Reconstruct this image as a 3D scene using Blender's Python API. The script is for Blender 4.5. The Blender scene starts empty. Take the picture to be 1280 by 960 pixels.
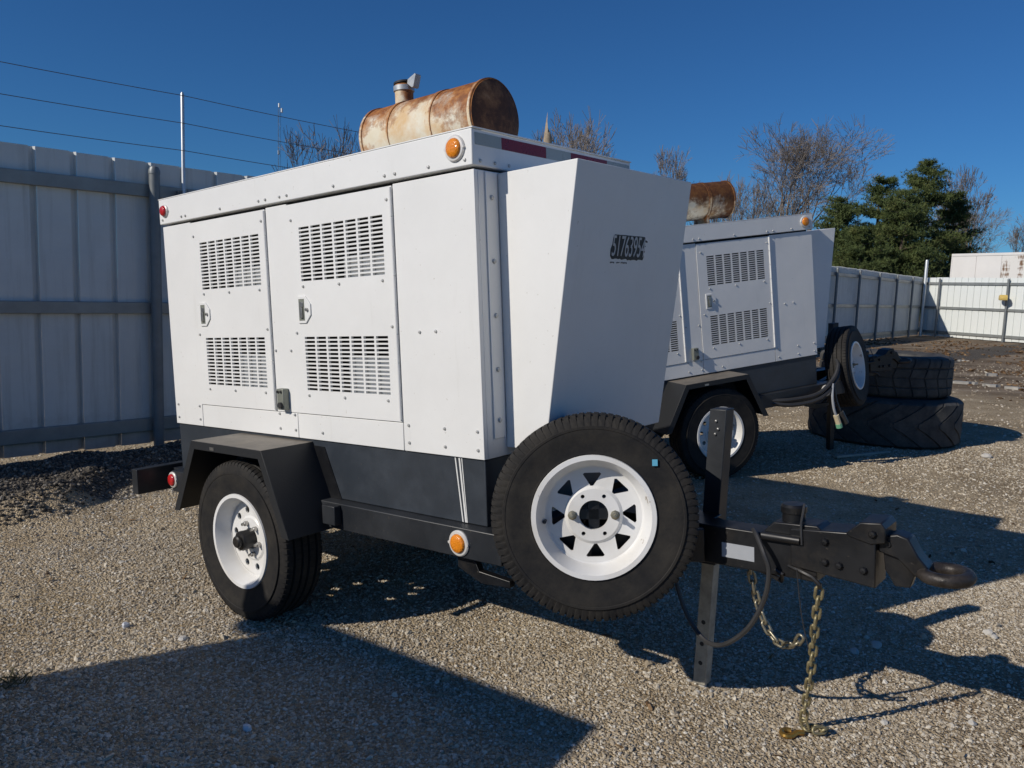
import bpy, bmesh, math, random
import numpy as np
from mathutils import Matrix, Vector, Euler
R = math.radians
scn = bpy.context.scene
col = scn.collection

# ------------------------------------------------------------------ camera, sky, sun, exposure
CAM_F, CAM_P, CAM_R, CAM_H = 1008.51, 0.1174, 0.0336, 1.55      # focal length (px of 1280), pitch down, roll, eye height
FW = Vector((0, math.cos(CAM_P), -math.sin(CAM_P)))
UP0 = Vector((0, math.sin(CAM_P), math.cos(CAM_P)))
RT = math.cos(CAM_R) * Vector((1, 0, 0)) + math.sin(CAM_R) * UP0
UP = -math.sin(CAM_R) * Vector((1, 0, 0)) + math.cos(CAM_R) * UP0
cam_d = bpy.data.cameras.new('camera'); cam = bpy.data.objects.new('camera', cam_d); col.objects.link(cam)
cam_d.sensor_width = 36.0; cam_d.lens = CAM_F / 1280 * 36.0; cam_d.clip_start = 0.05; cam_d.clip_end = 2000
cam.matrix_world = Matrix(((RT.x, UP.x, -FW.x, 0), (RT.y, UP.y, -FW.y, 0), (RT.z, UP.z, -FW.z, CAM_H), (0, 0, 0, 1)))
scn.camera = cam
SUN_EL, SUN_AZ = R(31.0), R(239.5)          # azimuth the light comes from, clockwise from +Y
to_sun = Vector((math.sin(SUN_AZ) * math.cos(SUN_EL), math.cos(SUN_AZ) * math.cos(SUN_EL), math.sin(SUN_EL)))
w = bpy.data.worlds.new('World'); scn.world = w; w.use_nodes = True
nt = w.node_tree; bg = nt.nodes['Background']
sky = nt.nodes.new('ShaderNodeTexSky'); sky.sky_type = 'NISHITA'; sky.sun_disc = False
sky.sun_elevation = SUN_EL; sky.sun_rotation = SUN_AZ
sky.altitude = 200; sky.air_density = 1.0; sky.dust_density = 0.0; sky.ozone_density = 6.0
tint = nt.nodes.new('ShaderNodeMix'); tint.data_type = 'RGBA'; tint.blend_type = 'MULTIPLY'; tint.inputs[0].default_value = 1.0; tint.inputs[7].default_value = (.48, .98, 1.42, 1)   # clear, dry winter blue, the same over the whole sky
nt.links.new(sky.outputs[0], tint.inputs[6]); nt.links.new(tint.outputs[2], bg.inputs[0]); bg.inputs[1].default_value = 0.0475
sl = bpy.data.lights.new('sun', 'SUN'); sun = bpy.data.objects.new('sun', sl); col.objects.link(sun)
sl.energy = 3.5; sl.angle = R(0.5); sl.color = (1.0, 0.93, 0.83)
sun.rotation_euler = to_sun.to_track_quat('Z', 'Y').to_euler()
vs = scn.view_settings; vs.view_transform = 'Standard'; vs.look = 'None'; vs.exposure = 0.0; vs.gamma = 1.0; vs.use_curve_mapping = False
scn.cycles.max_bounces = 6; scn.cycles.diffuse_bounces = 3; scn.cycles.glossy_bounces = 3
scn.cycles.use_denoising = True

def at(u, v, depth):                         # a picture point at a given distance, as a place in the world
    return Vector((0, 0, CAM_H)) + (FW + RT * ((u - 640) / CAM_F) + UP * ((480 - v) / CAM_F)) * depth

# ------------------------------------------------------------------ helpers
def tag(o, label=None, cat=None, group=None, kind=None):
    if label: o['label'] = label
    if cat: o['category'] = cat
    if group: o['group'] = group
    if kind: o['kind'] = kind
    return o

def empty(name, loc=(0, 0, 0), rot=(0, 0, 0)):
    o = bpy.data.objects.new(name, None); col.objects.link(o)
    o.location = loc; o.rotation_euler = rot; o.empty_display_size = .2
    return o

class MB:
    def __init__(s): s.v = []; s.f = []
    def add(s, vs, fs):
        n = len(s.v); s.v += [tuple(p) for p in vs]; s.f += [tuple(i + n for i in f) for f in fs]; return s
    def box(s, x0, x1, y0, y1, z0, z1, M=None):
        P = [(x, y, z) for x in (x0, x1) for y in (y0, y1) for z in (z0, z1)]
        if M is not None: P = [M @ Vector(p) for p in P]
        return s.add(P, [(0, 1, 3, 2), (4, 6, 7, 5), (0, 4, 5, 1), (2, 3, 7, 6), (0, 2, 6, 4), (1, 5, 7, 3)])
    def prism(s, poly, axis, a, b, M=None):   # poly in the two other axes
        def mk(p, t):
            if axis == 'y': q = (p[0], t, p[1])
            elif axis == 'x': q = (t, p[0], p[1])
            else: q = (p[0], p[1], t)
            return M @ Vector(q) if M is not None else q
        n = len(poly); V = [mk(p, a) for p in poly] + [mk(p, b) for p in poly]
        F = [tuple(range(n)), tuple(range(2 * n - 1, n - 1, -1))] + [(i, i + n, (i + 1) % n + n, (i + 1) % n) for i in range(n)]
        return s.add(V, F)
    def tube(s, path, r, n=8, closed=False, cap=True):
        P = [Vector(p) for p in path]; m = len(P); rr = r if hasattr(r, '__len__') else [r] * m
        V = []; ref = None
        for i, p in enumerate(P):
            if closed: t = (P[(i + 1) % m] - P[i - 1])
            else: t = P[min(i + 1, m - 1)] - P[max(i - 1, 0)]
            t.normalize()
            if ref is None:
                ref = Vector((0, 0, 1)) if abs(t.z) < .9 else Vector((1, 0, 0))
            u = (ref - t * ref.dot(t)).normalized(); w_ = t.cross(u); ref = u
            for k in range(n):
                a = 2 * math.pi * k / n; V.append(p + (u * math.cos(a) + w_ * math.sin(a)) * rr[i])
        F = []
        for i in range(m if closed else m - 1):
            j = (i + 1) % m
            for k in range(n): F.append((i * n + k, i * n + (k + 1) % n, j * n + (k + 1) % n, j * n + k))
        if not closed and cap: F += [tuple(range(n - 1, -1, -1)), tuple(range((m - 1) * n, m * n))]
        return s.add(V, F)
    def lathe(s, prof, c, ax, n=32, closed=False, caps=False):      # prof: (radius, distance along ax)
        ax = Vector(ax).normalized(); ref = Vector((0, 0, 1)) if abs(ax.z) < .9 else Vector((1, 0, 0))
        u = (ref - ax * ref.dot(ax)).normalized(); w_ = ax.cross(u); c = Vector(c); m = len(prof)
        V = []; F = []
        for k in range(n):
            a = 2 * math.pi * k / n; d = u * math.cos(a) + w_ * math.sin(a)
            V += [c + d * r_ + ax * h for r_, h in prof]
        for k in range(n):
            k2 = (k + 1) % n
            for i in range(m if closed else m - 1):
                j = (i + 1) % m; F.append((k * m + i, k2 * m + i, k2 * m + j, k * m + j))
        if caps:
            F.append(tuple(k * m for k in range(n))[::-1]); F.append(tuple(k * m + m - 1 for k in range(n)))
        return s.add(V, F)
    def cyl(s, c, ax, r, h, n=16): return s.lathe([(r, 0), (r, h)], c, ax, n, caps=True)
    def build(s, name, mat, parent=None, off=None, bevel=0, smooth=35, fix=True):
        me = bpy.data.meshes.new(name)
        V = s.v if off is None else [(p[0] - off[0], p[1] - off[1], p[2] - off[2]) for p in s.v]
        me.from_pydata([tuple(p) for p in V], [], s.f)
        if fix:
            bm = bmesh.new(); bm.from_mesh(me); bmesh.ops.recalc_face_normals(bm, faces=bm.faces); bm.to_mesh(me); bm.free()
        if smooth:
            me.shade_smooth(); me.set_sharp_from_angle(angle=R(smooth))
        me.materials.append(mat); o = bpy.data.objects.new(name, me); col.objects.link(o)
        if parent: o.parent = parent
        if bevel:
            m = o.modifiers.new('bevel', 'BEVEL'); m.width = bevel; m.segments = 2; m.limit_method = 'ANGLE'; m.angle_limit = R(40)
        return o

# ------------------------------------------------------------------ materials
def new_mat(name):
    m = bpy.data.materials.new(name); m.use_nodes = True; return m, m.node_tree, m.node_tree.nodes['Principled BSDF']
def N(t, typ, **kw):
    n = t.nodes.new(typ)
    for k, v in kw.items():
        if k in n.inputs: n.inputs[k].default_value = v
        else: setattr(n, k, v)
    return n
def noise(t, scale, detail=5, rough=.6, coord='Object', vec=None):
    n = N(t, 'ShaderNodeTexNoise', Scale=scale, Detail=detail, Roughness=rough)
    if vec is None: tc = t.nodes.new('ShaderNodeTexCoord'); vec = tc.outputs[coord]
    t.links.new(vec, n.inputs['Vector']); return n
def ramp(t, fac, stops):
    r = t.nodes.new('ShaderNodeValToRGB'); e = r.color_ramp.elements
    while len(e) < len(stops): e.new(.5)
    for el, (p, c) in zip(e, stops): el.position = p; el.color = (*c, 1) if len(c) == 3 else c
    t.links.new(fac, r.inputs[0]); return r
def mix(t, a, b, fac, mode='MIX'):
    m = t.nodes.new('ShaderNodeMix'); m.data_type = 'RGBA'; m.blend_type = mode
    for i, x in ((0, fac), (6, a), (7, b)):
        if hasattr(x, 'default_value') or hasattr(x, 'is_linked'): t.links.new(x, m.inputs[i])
        elif i == 0: m.inputs[i].default_value = x
        else: m.inputs[i].default_value = (*x, 1)
    return m.outputs[2]
def bump(t, b, h, strength=.3, dist=.01):
    n = N(t, 'ShaderNodeBump', Strength=strength, Distance=dist); t.links.new(h, n.inputs['Height']); t.links.new(n.outputs[0], b.inputs['Normal'])
def simple(name, c, rough=.5, metal=0., var=.12, vs_=8., bmp=0., bscale=60., spec=.5, coord='Object'):
    m, t, b = new_mat(name)
    n = noise(t, vs_, 6, .65, coord); lo = tuple(x * (1 - var) for x in c); hi = tuple(min(1, x * (1 + var)) for x in c)
    r = ramp(t, n.outputs[0], [(.3, lo), (.7, hi)]); t.links.new(r.outputs[0], b.inputs['Base Color'])
    b.inputs['Roughness'].default_value = rough; b.inputs['Metallic'].default_value = metal
    b.inputs['Specular IOR Level'].default_value = spec
    n2 = noise(t, vs_ * 3.1, 4, .6, coord); rr = ramp(t, n2.outputs[0], [(.3, (rough * .8,) * 3), (.75, (min(1, rough * 1.2),) * 3)])
    t.links.new(rr.outputs[0], b.inputs['Roughness'])
    if bmp: bump(t, b, noise(t, bscale, 4, .6, coord).outputs[0], bmp, .004)
    return m

def white_paint_mat():
    m, t, b = new_mat('white_paint')
    n = noise(t, 2.2, 7, .7); base = ramp(t, n.outputs[0], [(.35, (.77, .77, .75)), (.7, (.82, .82, .80))])
    tc = t.nodes.new('ShaderNodeTexCoord'); mp = N(t, 'ShaderNodeMapping'); mp.inputs['Scale'].default_value = (7, 7, .7)
    t.links.new(tc.outputs['Object'], mp.inputs[0])
    st = noise(t, 1.6, 6, .7, vec=mp.outputs[0]); sr = ramp(t, st.outputs[0], [(.60, (0, 0, 0)), (.82, (.34, .34, .34))])
    c1 = mix(t, base.outputs[0], (.56, .55, .50), sr.outputs[0])
    sp = noise(t, 70, 2, .5); spr = ramp(t, sp.outputs[0], [(.73, (0, 0, 0)), (.78, (.5, .5, .5))])
    c2 = mix(t, c1, (.45, .42, .36), spr.outputs[0])
    t.links.new(c2, b.inputs['Base Color']); b.inputs['Roughness'].default_value = .42
    wv = noise(t, 2.2, 3, .5); bump(t, b, wv.outputs[0], .22, .03)
    return m
def rust_mat(name='rusted_paint', lo=.645, pw=.34, k=1.0):
    m, t, b = new_mat(name)
    tc = t.nodes.new('ShaderNodeTexCoord'); sep = t.nodes.new('ShaderNodeSeparateXYZ'); t.links.new(tc.outputs['Generated'], sep.inputs[0])
    paint = ramp(t, noise(t, 6, 5, .6).outputs[0], [(.3, (.64, .55, .38)), (.7, (.76, .73, .62))])
    rust = ramp(t, noise(t, 22, 8, .75).outputs[0], [(.25, (.06 * k, .020 * k, .009 * k)), (.45, (.26 * k, .088 * k, .020 * k)), (.70, (.52 * k, .22 * k, .05 * k))])
    n = noise(t, 9, 9, .72)
    # rust grows from the top and at the two ends
    mr = N(t, 'ShaderNodeMath', operation='MULTIPLY'); t.links.new(sep.outputs['Z'], mr.inputs[0]); t.links.new(sep.outputs['Z'], mr.inputs[1])
    ma = N(t, 'ShaderNodeMath', operation='MULTIPLY_ADD'); t.links.new(mr.outputs[0], ma.inputs[0]); ma.inputs[1].default_value = pw; t.links.new(n.outputs[0], ma.inputs[2])
    ex = N(t, 'ShaderNodeMath', operation='SUBTRACT'); t.links.new(sep.outputs['X'], ex.inputs[0]); ex.inputs[1].default_value = .42
    e2 = N(t, 'ShaderNodeMath', operation='MULTIPLY'); t.links.new(ex.outputs[0], e2.inputs[0]); t.links.new(ex.outputs[0], e2.inputs[1])
    mb = N(t, 'ShaderNodeMath', operation='MULTIPLY_ADD'); t.links.new(e2.outputs[0], mb.inputs[0]); mb.inputs[1].default_value = .75; t.links.new(ma.outputs[0], mb.inputs[2])
    fac = ramp(t, mb.outputs[0], [(lo, (0, 0, 0)), (lo + .075, (.6, .6, .6)), (lo + .195, (1, 1, 1))])
    stain = ramp(t, noise(t, 5, 6, .65).outputs[0], [(.46, (0, 0, 0)), (.64, (.65, .65, .65))])
    p2 = mix(t, paint.outputs[0], (.60, .33, .09), stain.outputs[0])
    c = mix(t, p2, rust.outputs[0], fac.outputs[0]); t.links.new(c, b.inputs['Base Color'])
    b.inputs['Roughness'].default_value = .7; bump(t, b, n.outputs[0], .4, .006); return m
def rust_end_mat():
    m, t, b = new_mat('burnt_rust'); n = noise(t, 8, 9, .75); r = ramp(t, n.outputs[0], [(.32, (.022, .010, .007)), (.50, (.09, .035, .015)), (.64, (.24, .11, .045)), (.78, (.40, .27, .15))])
    t.links.new(r.outputs[0], b.inputs['Base Color']); b.inputs['Roughness'].default_value = .75; bump(t, b, n.outputs[0], .35, .006); return m
def lens_mat(name, c):
    m, t, b = new_mat(name); tc = t.nodes.new('ShaderNodeTexCoord')
    v = N(t, 'ShaderNodeTexVoronoi', Scale=140.); t.links.new(tc.outputs['Object'], v.inputs['Vector'])
    r = ramp(t, v.outputs['Distance'], [(0, tuple(x * .8 for x in c)), (.7, c)]); t.links.new(r.outputs[0], b.inputs['Base Color'])
    b.inputs['Roughness'].default_value = .15; b.inputs['Coat Weight'].default_value = .6; bump(t, b, v.outputs['Distance'], .5, .003); return m
def rubber_mat(name='rubber', base=(.011, .011, .012), dust=(.042, .037, .030)):
    m, t, b = new_mat(name)
    n = noise(t, 6, 8, .75); f = ramp(t, n.outputs[0], [(.38, (0, 0, 0)), (.70, (.85, .85, .85))])
    c = mix(t, base, dust, f.outputs[0]); t.links.new(c, b.inputs['Base Color']); b.inputs['Roughness'].default_value = .72
    b.inputs['Specular IOR Level'].default_value = .28; bump(t, b, noise(t, 90, 3).outputs[0], .25, .003); return m
def black_paint_mat(name='black_paint', c=(.018, .020, .024), rough=.38):
    m, t, b = new_mat(name)
    n = noise(t, 3.0, 8, .75); f = ramp(t, n.outputs[0], [(.45, (0, 0, 0)), (.8, (.45, .45, .45))])
    c2 = mix(t, c, tuple(x * 2.2 + .005 for x in c), f.outputs[0])
    sp = ramp(t, noise(t, 80, 2, .5).outputs[0], [(.70, (0, 0, 0)), (.76, (.5, .5, .5))]); c3 = mix(t, c2, (.085, .075, .062), sp.outputs[0])
    if name == 'chassis_black':          # bare rusty chips and dried mud on the running gear
        rs_ = ramp(t, noise(t, 11, 9, .8).outputs[0], [(.66, (0, 0, 0)), (.71, (.8, .8, .8))]); c3 = mix(t, c3, (.10, .045, .022), rs_.outputs[0])
        md_ = ramp(t, noise(t, 4, 8, .75).outputs[0], [(.52, (0, 0, 0)), (.72, (.35, .35, .35))]); c3 = mix(t, c3, (.075, .062, .046), md_.outputs[0])
    t.links.new(c3, b.inputs['Base Color'])
    rr = ramp(t, noise(t, 6, 5).outputs[0], [(.3, (rough * .8,) * 3), (.7, (rough * 1.35,) * 3)]); t.links.new(rr.outputs[0], b.inputs['Roughness'])
    bump(t, b, noise(t, 120, 3).outputs[0], .08, .002); return m
def fender_mat():
    m, t, b = new_mat('fender_paint'); g = t.nodes.new('ShaderNodeNewGeometry'); sep = t.nodes.new('ShaderNodeSeparateXYZ'); t.links.new(g.outputs['Normal'], sep.inputs[0])
    up = ramp(t, sep.outputs['Z'], [(.8, (0, 0, 0)), (.95, (1, 1, 1))])          # footworn, dusty anti-slip top
    n = noise(t, 6, 8, .75); f = ramp(t, n.outputs[0], [(.3, (.35, .35, .35)), (.7, (1, 1, 1))])
    fm = mix(t, (0, 0, 0), f.outputs[0], up.outputs[0])
    c = mix(t, (.015, .0165, .019), (.22, .19, .15), fm); t.links.new(c, b.inputs['Base Color']); b.inputs['Roughness'].default_value = .5
    bump(t, b, noise(t, 130, 3).outputs[0], .2, .003); return m

def rim_mat():
    m, t, b = new_mat('rim_white'); n = noise(t, 9, 8, .7); f = ramp(t, n.outputs[0], [(.635, (0, 0, 0)), (.67, (.85, .85, .85))])
    n2 = ramp(t, noise(t, 3, 4, .6).outputs[0], [(.42, (0, 0, 0)), (.68, (.6, .6, .6))])
    c = mix(t, (.78, .78, .77), (.60, .56, .48), n2.outputs[0]); c = mix(t, c, (.26, .20, .14), f.outputs[0]); t.links.new(c, b.inputs['Base Color'])
    b.inputs['Roughness'].default_value = .35; return m
M = {}
M['white'] = white_paint_mat(); M['black'] = black_paint_mat('black_paint', (.033, .040, .050), .36); M['chassis'] = black_paint_mat('chassis_black', (.007, .0075, .009), .36)
M['rail'] = black_paint_mat('rail_black', (.018, .0205, .0245), .42)
M['fender'] = fender_mat(); M['rubber'] = rubber_mat(); M['rubber_big'] = rubber_mat('rubber_old', (.045, .045, .045), (.13, .125, .11))
M['rim'] = rim_mat(); M['rust'] = rust_mat('rusted_paint', .635, .36); M['rust_deep'] = rust_mat('deep_rust', .50, .50, .42); M['rust_end'] = rust_end_mat()
M['amber'] = lens_mat('amber_lens', (.85, .27, .015)); M['red'] = lens_mat('red_lens', (.55, .02, .02))
M['bezel'] = simple('lamp_bezel', (.72, .70, .66), .35, .2, .1); M['steel'] = simple('bare_steel', (.42, .41, .39), .38, .9, .2, 30)
M['dark'] = simple('engine_dark', (.022, .022, .023), .7, 0, .3, 6); M['galv'] = simple('galvanised', (.42, .44, .45), .5, .55, .15, 14)
M['zinc'] = simple('yellow_zinc', (.34, .295, .17), .48, .6, .4, 40); M['brass'] = simple('gold_zinc', (.48, .28, .07), .38, .85, .3, 30)
M['chain'] = simple('chain_steel', (.33, .30, .22), .42, .75, .3, 50)
M['tape_red'] = simple('tape_red', (.20, .012, .009), .3, 0, .1); M['tape_white'] = simple('tape_silver', (.36, .38, .35), .3, 0, .08)
M['decal_black'] = simple('decal_black', (.008, .008, .009), .5, 0, .1); M['decal_pale'] = simple('decal_pale', (.55, .55, .55), .5, 0, .08, 40)
M['grey_box'] = simple('grey_cast', (.24, .25, .21), .5, .3, .15, 20); M['hose'] = simple('cable_black', (.035, .035, .036), .45, 0, .2)
M['label'] = simple('label_grey', (.36, .38, .41), .5, 0, .08); M['blue'] = simple('sticker_blue', (.12, .42, .60), .5, 0, .05)
M['smear'] = simple('paint_run', (.72, .72, .70), .6, 0, .06, 20); M['orange'] = simple('orange_plastic', (.5, .15, .03), .5)
M['green'] = simple('green_plastic', (.15, .38, .24), .5); M['cream'] = simple('cream_plastic', (.6, .52, .35), .5)

# ------------------------------------------------------------------ the ground
def sstep(x): x = np.clip(x, 0, 1); return x * x * (3 - 2 * x)
FO = np.array([-2.568, 8.0]); FA = 0.7598; FD = np.array([math.sin(FA), math.cos(FA)]); FN = np.array([math.cos(FA), -math.sin(FA)])
rng = np.random.default_rng(7)
_ph = rng.uniform(0, 6.28, (14, 2)); _k = rng.normal(0, 1, (14, 2)); _k /= np.linalg.norm(_k, axis=1)[:, None]; _wl = np.geomspace(.35, 5, 14)
def gheight(x, y):
    x = np.asarray(x, float); y = np.asarray(y, float)
    z = .09 * sstep((y - 3.6) / 2.7) * sstep((x + 2.3) / 2.2)
    for i in range(14):
        z = z + .0016 * _wl[i] ** .5 * np.sin((_k[i, 0] * x + _k[i, 1] * y) * 6.28 / _wl[i] + _ph[i, 0])
    d = (x - FO[0]) * FN[0] + (y - FO[1]) * FN[1]; t = (x - FO[0]) * FD[0] + (y - FO[1]) * FD[1]
    far = sstep((3.5 - t) / 3)                                     # the heap of millings along the near fence
    wob = .16 * np.sin(t * 2.3 + 1) + .10 * np.sin(t * 5.1 + .4)
    wid = 1.18 + wob + .45 * sstep((-1.6 - t) / 1.2)
    z = z + far * .13 * sstep((d - .15) / .5) * sstep((wid + .22 - d) / .45) * (1 + .25 * np.sin(t * 7.7) * np.sin(d * 9))
    return z
def axis(lo, hi, a, b, st, g=1.22):
    mid = list(np.arange(a, b + 1e-6, st)); left = []; x = a; s = st
    while x > lo: s *= g; x -= s; left.append(x)
    right = []; x = mid[-1]; s = st
    while x < hi: s *= g; x += s; right.append(x)
    return np.array(left[::-1] + mid + right)
gx = axis(-220, 260, -6.5, 7, .09); gy = axis(-40, 420, 1.2, 13, .09)
X, Y = np.meshgrid(gx, gy); Z = gheight(X, Y); nx, ny = len(gx), len(gy)
idx = np.arange(nx * ny).reshape(ny, nx)
faces = np.stack([idx[:-1, :-1], idx[:-1, 1:], idx[1:, 1:], idx[1:, :-1]], -1).reshape(-1, 4)
gm = bpy.data.meshes.new('ground'); gm.from_pydata(np.stack([X, Y, Z], -1).reshape(-1, 3).tolist(), [], faces.tolist()); gm.shade_smooth()
ground = bpy.data.objects.new('ground', gm); col.objects.link(ground); tag(ground, kind='structure')
def ground_mat():
    m, t, b = new_mat('gravel_ground'); tc = t.nodes.new('ShaderNodeTexCoord'); P = tc.outputs['Object']
    v1 = N(t, 'ShaderNodeTexVoronoi', Scale=78.); v2 = N(t, 'ShaderNodeTexVoronoi', Scale=150.)
    for v in (v1, v2): t.links.new(P, v.inputs['Vector'])
    hs = t.nodes.new('ShaderNodeSeparateColor'); t.links.new(v1.outputs['Color'], hs.inputs[0])
    st = ramp(t, hs.outputs[0], [(0, (.30, .25, .18)), (.5, (.45, .385, .285)), (1, (.58, .52, .42))])
    hs2 = t.nodes.new('ShaderNodeSeparateColor'); t.links.new(v2.outputs['Color'], hs2.inputs[0])
    st2 = ramp(t, hs2.outputs[0], [(0, (.31, .255, .18)), (1, (.51, .44, .325))])
    pick = ramp(t, noise(t, 26, 3, .6, vec=P).outputs[0], [(.45, (0, 0, 0)), (.55, (1, 1, 1))])
    c = mix(t, st.outputs[0], st2.outputs[0], pick.outputs[0])
    big = ramp(t, noise(t, .55, 6, .62, vec=P).outputs[0], [(.34, (.74, .69, .62)), (.50, (1.02, .98, .92)), (.66, (1.16, 1.12, 1.05))]); c = mix(t, c, big.outputs[0], 1.0, 'MULTIPLY')
    md2 = ramp(t, noise(t, 2.6, 7, .7, vec=P).outputs[0], [(.38, (.84, .79, .72)), (.58, (1.08, 1.06, 1.02))]); c = mix(t, c, md2.outputs[0], 1.0, 'MULTIPLY')
    # rusty and oily stains
    ss = ramp(t, noise(t, 1.7, 5, .6, vec=P).outputs[0], [(.66, (0, 0, 0)), (.76, (.6, .6, .6))]); c = mix(t, c, (.15, .095, .055), ss.outputs[0])
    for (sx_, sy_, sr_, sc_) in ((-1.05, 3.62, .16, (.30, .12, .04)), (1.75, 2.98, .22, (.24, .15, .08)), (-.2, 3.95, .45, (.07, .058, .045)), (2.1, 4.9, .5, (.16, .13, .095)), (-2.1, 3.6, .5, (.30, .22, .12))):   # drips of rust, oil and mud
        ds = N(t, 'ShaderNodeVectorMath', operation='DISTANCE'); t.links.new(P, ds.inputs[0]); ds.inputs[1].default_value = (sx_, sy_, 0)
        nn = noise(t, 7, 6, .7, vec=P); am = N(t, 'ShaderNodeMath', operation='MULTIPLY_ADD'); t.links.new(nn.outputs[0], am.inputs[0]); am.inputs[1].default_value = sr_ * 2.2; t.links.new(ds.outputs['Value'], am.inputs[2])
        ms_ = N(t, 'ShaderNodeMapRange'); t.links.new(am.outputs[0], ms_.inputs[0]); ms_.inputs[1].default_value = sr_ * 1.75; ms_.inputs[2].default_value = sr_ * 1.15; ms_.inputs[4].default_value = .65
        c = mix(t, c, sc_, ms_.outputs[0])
    # brown leaf litter and mud near the far wall
    sp = t.nodes.new('ShaderNodeSeparateXYZ'); t.links.new(P, sp.inputs[0])
    dx = N(t, 'ShaderNodeMath', operation='MULTIPLY_ADD'); t.links.new(sp.outputs['X'], dx.inputs[0]); dx.inputs[1].default_value = .45; t.links.new(sp.outputs['Y'], dx.inputs[2])
    mr = N(t, 'ShaderNodeMapRange'); t.links.new(dx.outputs[0], mr.inputs[0]); mr.inputs[1].default_value = 15.6; mr.inputs[2].default_value = 17.4
    mp = N(t, 'ShaderNodeMapping'); mp.inputs['Scale'].default_value = (.35, .9, 1); mp.inputs['Rotation'].default_value = (0, 0, .5); t.links.new(P, mp.inputs[0])
    mud = ramp(t, noise(t, 1.3, 8, .7, vec=mp.outputs[0]).outputs[0], [(.34, (.06, .043, .03)), (.48, (.22, .165, .11)), (.64, (.37, .30, .22))])
    c = mix(t, c, mud.outputs[0], mr.outputs[0])
    # dark asphalt millings heaped along the near fence
    dot = N(t, 'ShaderNodeVectorMath', operation='DOT_PRODUCT'); t.links.new(P, dot.inputs[0]); dot.inputs[1].default_value = (FN[0], FN[1], 0)
    nz = noise(t, 2.4, 4, .6, vec=P); ad = N(t, 'ShaderNodeMath', operation='MULTIPLY_ADD'); t.links.new(nz.outputs[0], ad.inputs[0]); ad.inputs[1].default_value = .5; t.links.new(dot.outputs['Value'], ad.inputs[2])
    m2 = N(t, 'ShaderNodeMapRange'); t.links.new(ad.outputs[0], m2.inputs[0]); d0 = float(FO @ FN)
    m2.inputs[1].default_value = d0 + 1.86; m2.inputs[2].default_value = d0 + 1.74
    m3 = N(t, 'ShaderNodeMapRange'); t.links.new(dot.outputs['Value'], m3.inputs[0]); m3.inputs[1].default_value = d0 - .05; m3.inputs[2].default_value = d0 + .12
    mm = N(t, 'ShaderNodeMath', operation='MULTIPLY'); t.links.new(m2.outputs[0], mm.inputs[0]); t.links.new(m3.outputs[0], mm.inputs[1])
    mil = ramp(t, hs.outputs[1], [(0, (.05, .045, .04)), (.7, (.13, .115, .095)), (1, (.26, .23, .19))])
    c = mix(t, c, mil.outputs[0], mm.outputs[0])
    t.links.new(c, b.inputs['Base Color']); b.inputs['Roughness'].default_value = .95; b.inputs['Specular IOR Level'].default_value = .2
    h1 = N(t, 'ShaderNodeMath', operation='SUBTRACT'); h1.inputs[0].default_value = 1; t.links.new(v1.outputs['Distance'], h1.inputs[1])
    h2 = N(t, 'ShaderNodeMath', operation='MULTIPLY_ADD'); t.links.new(v2.outputs['Distance'], h2.inputs[0]); h2.inputs[1].default_value = -.45; t.links.new(h1.outputs[0], h2.inputs[2])
    bump(t, b, h2.outputs[0], .95, .014); return m
gm.materials.append(ground_mat())

def stone_mat(name, stops, bscale=40):
    m, t, b = new_mat(name); oi = t.nodes.new('ShaderNodeObjectInfo')
    r = ramp(t, oi.outputs['Random'], stops); n = noise(t, 3, 4, .6); f = ramp(t, n.outputs[0], [(.3, (.8, .8, .8)), (.7, (1.1, 1.08, 1.05))])
    c = mix(t, r.outputs[0], f.outputs[0], 1.0, 'MULTIPLY'); t.links.new(c, b.inputs['Base Color']); b.inputs['Roughness'].default_value = .92; b.inputs['Specular IOR Level'].default_value = .25
    return m
STONE = stone_mat('limestone', [(0, (.25, .205, .15)), (.25, (.40, .34, .255)), (.6, (.52, .46, .36)), (.9, (.61, .56, .47)), (1, (.70, .67, .60))])
MILL = stone_mat('millings', [(0, (.045, .041, .036)), (.6, (.13, .115, .095)), (.9, (.24, .21, .17)), (1, (.36, .33, .28))])
LEAF = stone_mat('dead_leaf', [(0, (.06, .035, .018)), (.6, (.17, .10, .05)), (1, (.30, .20, .11))])

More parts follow.
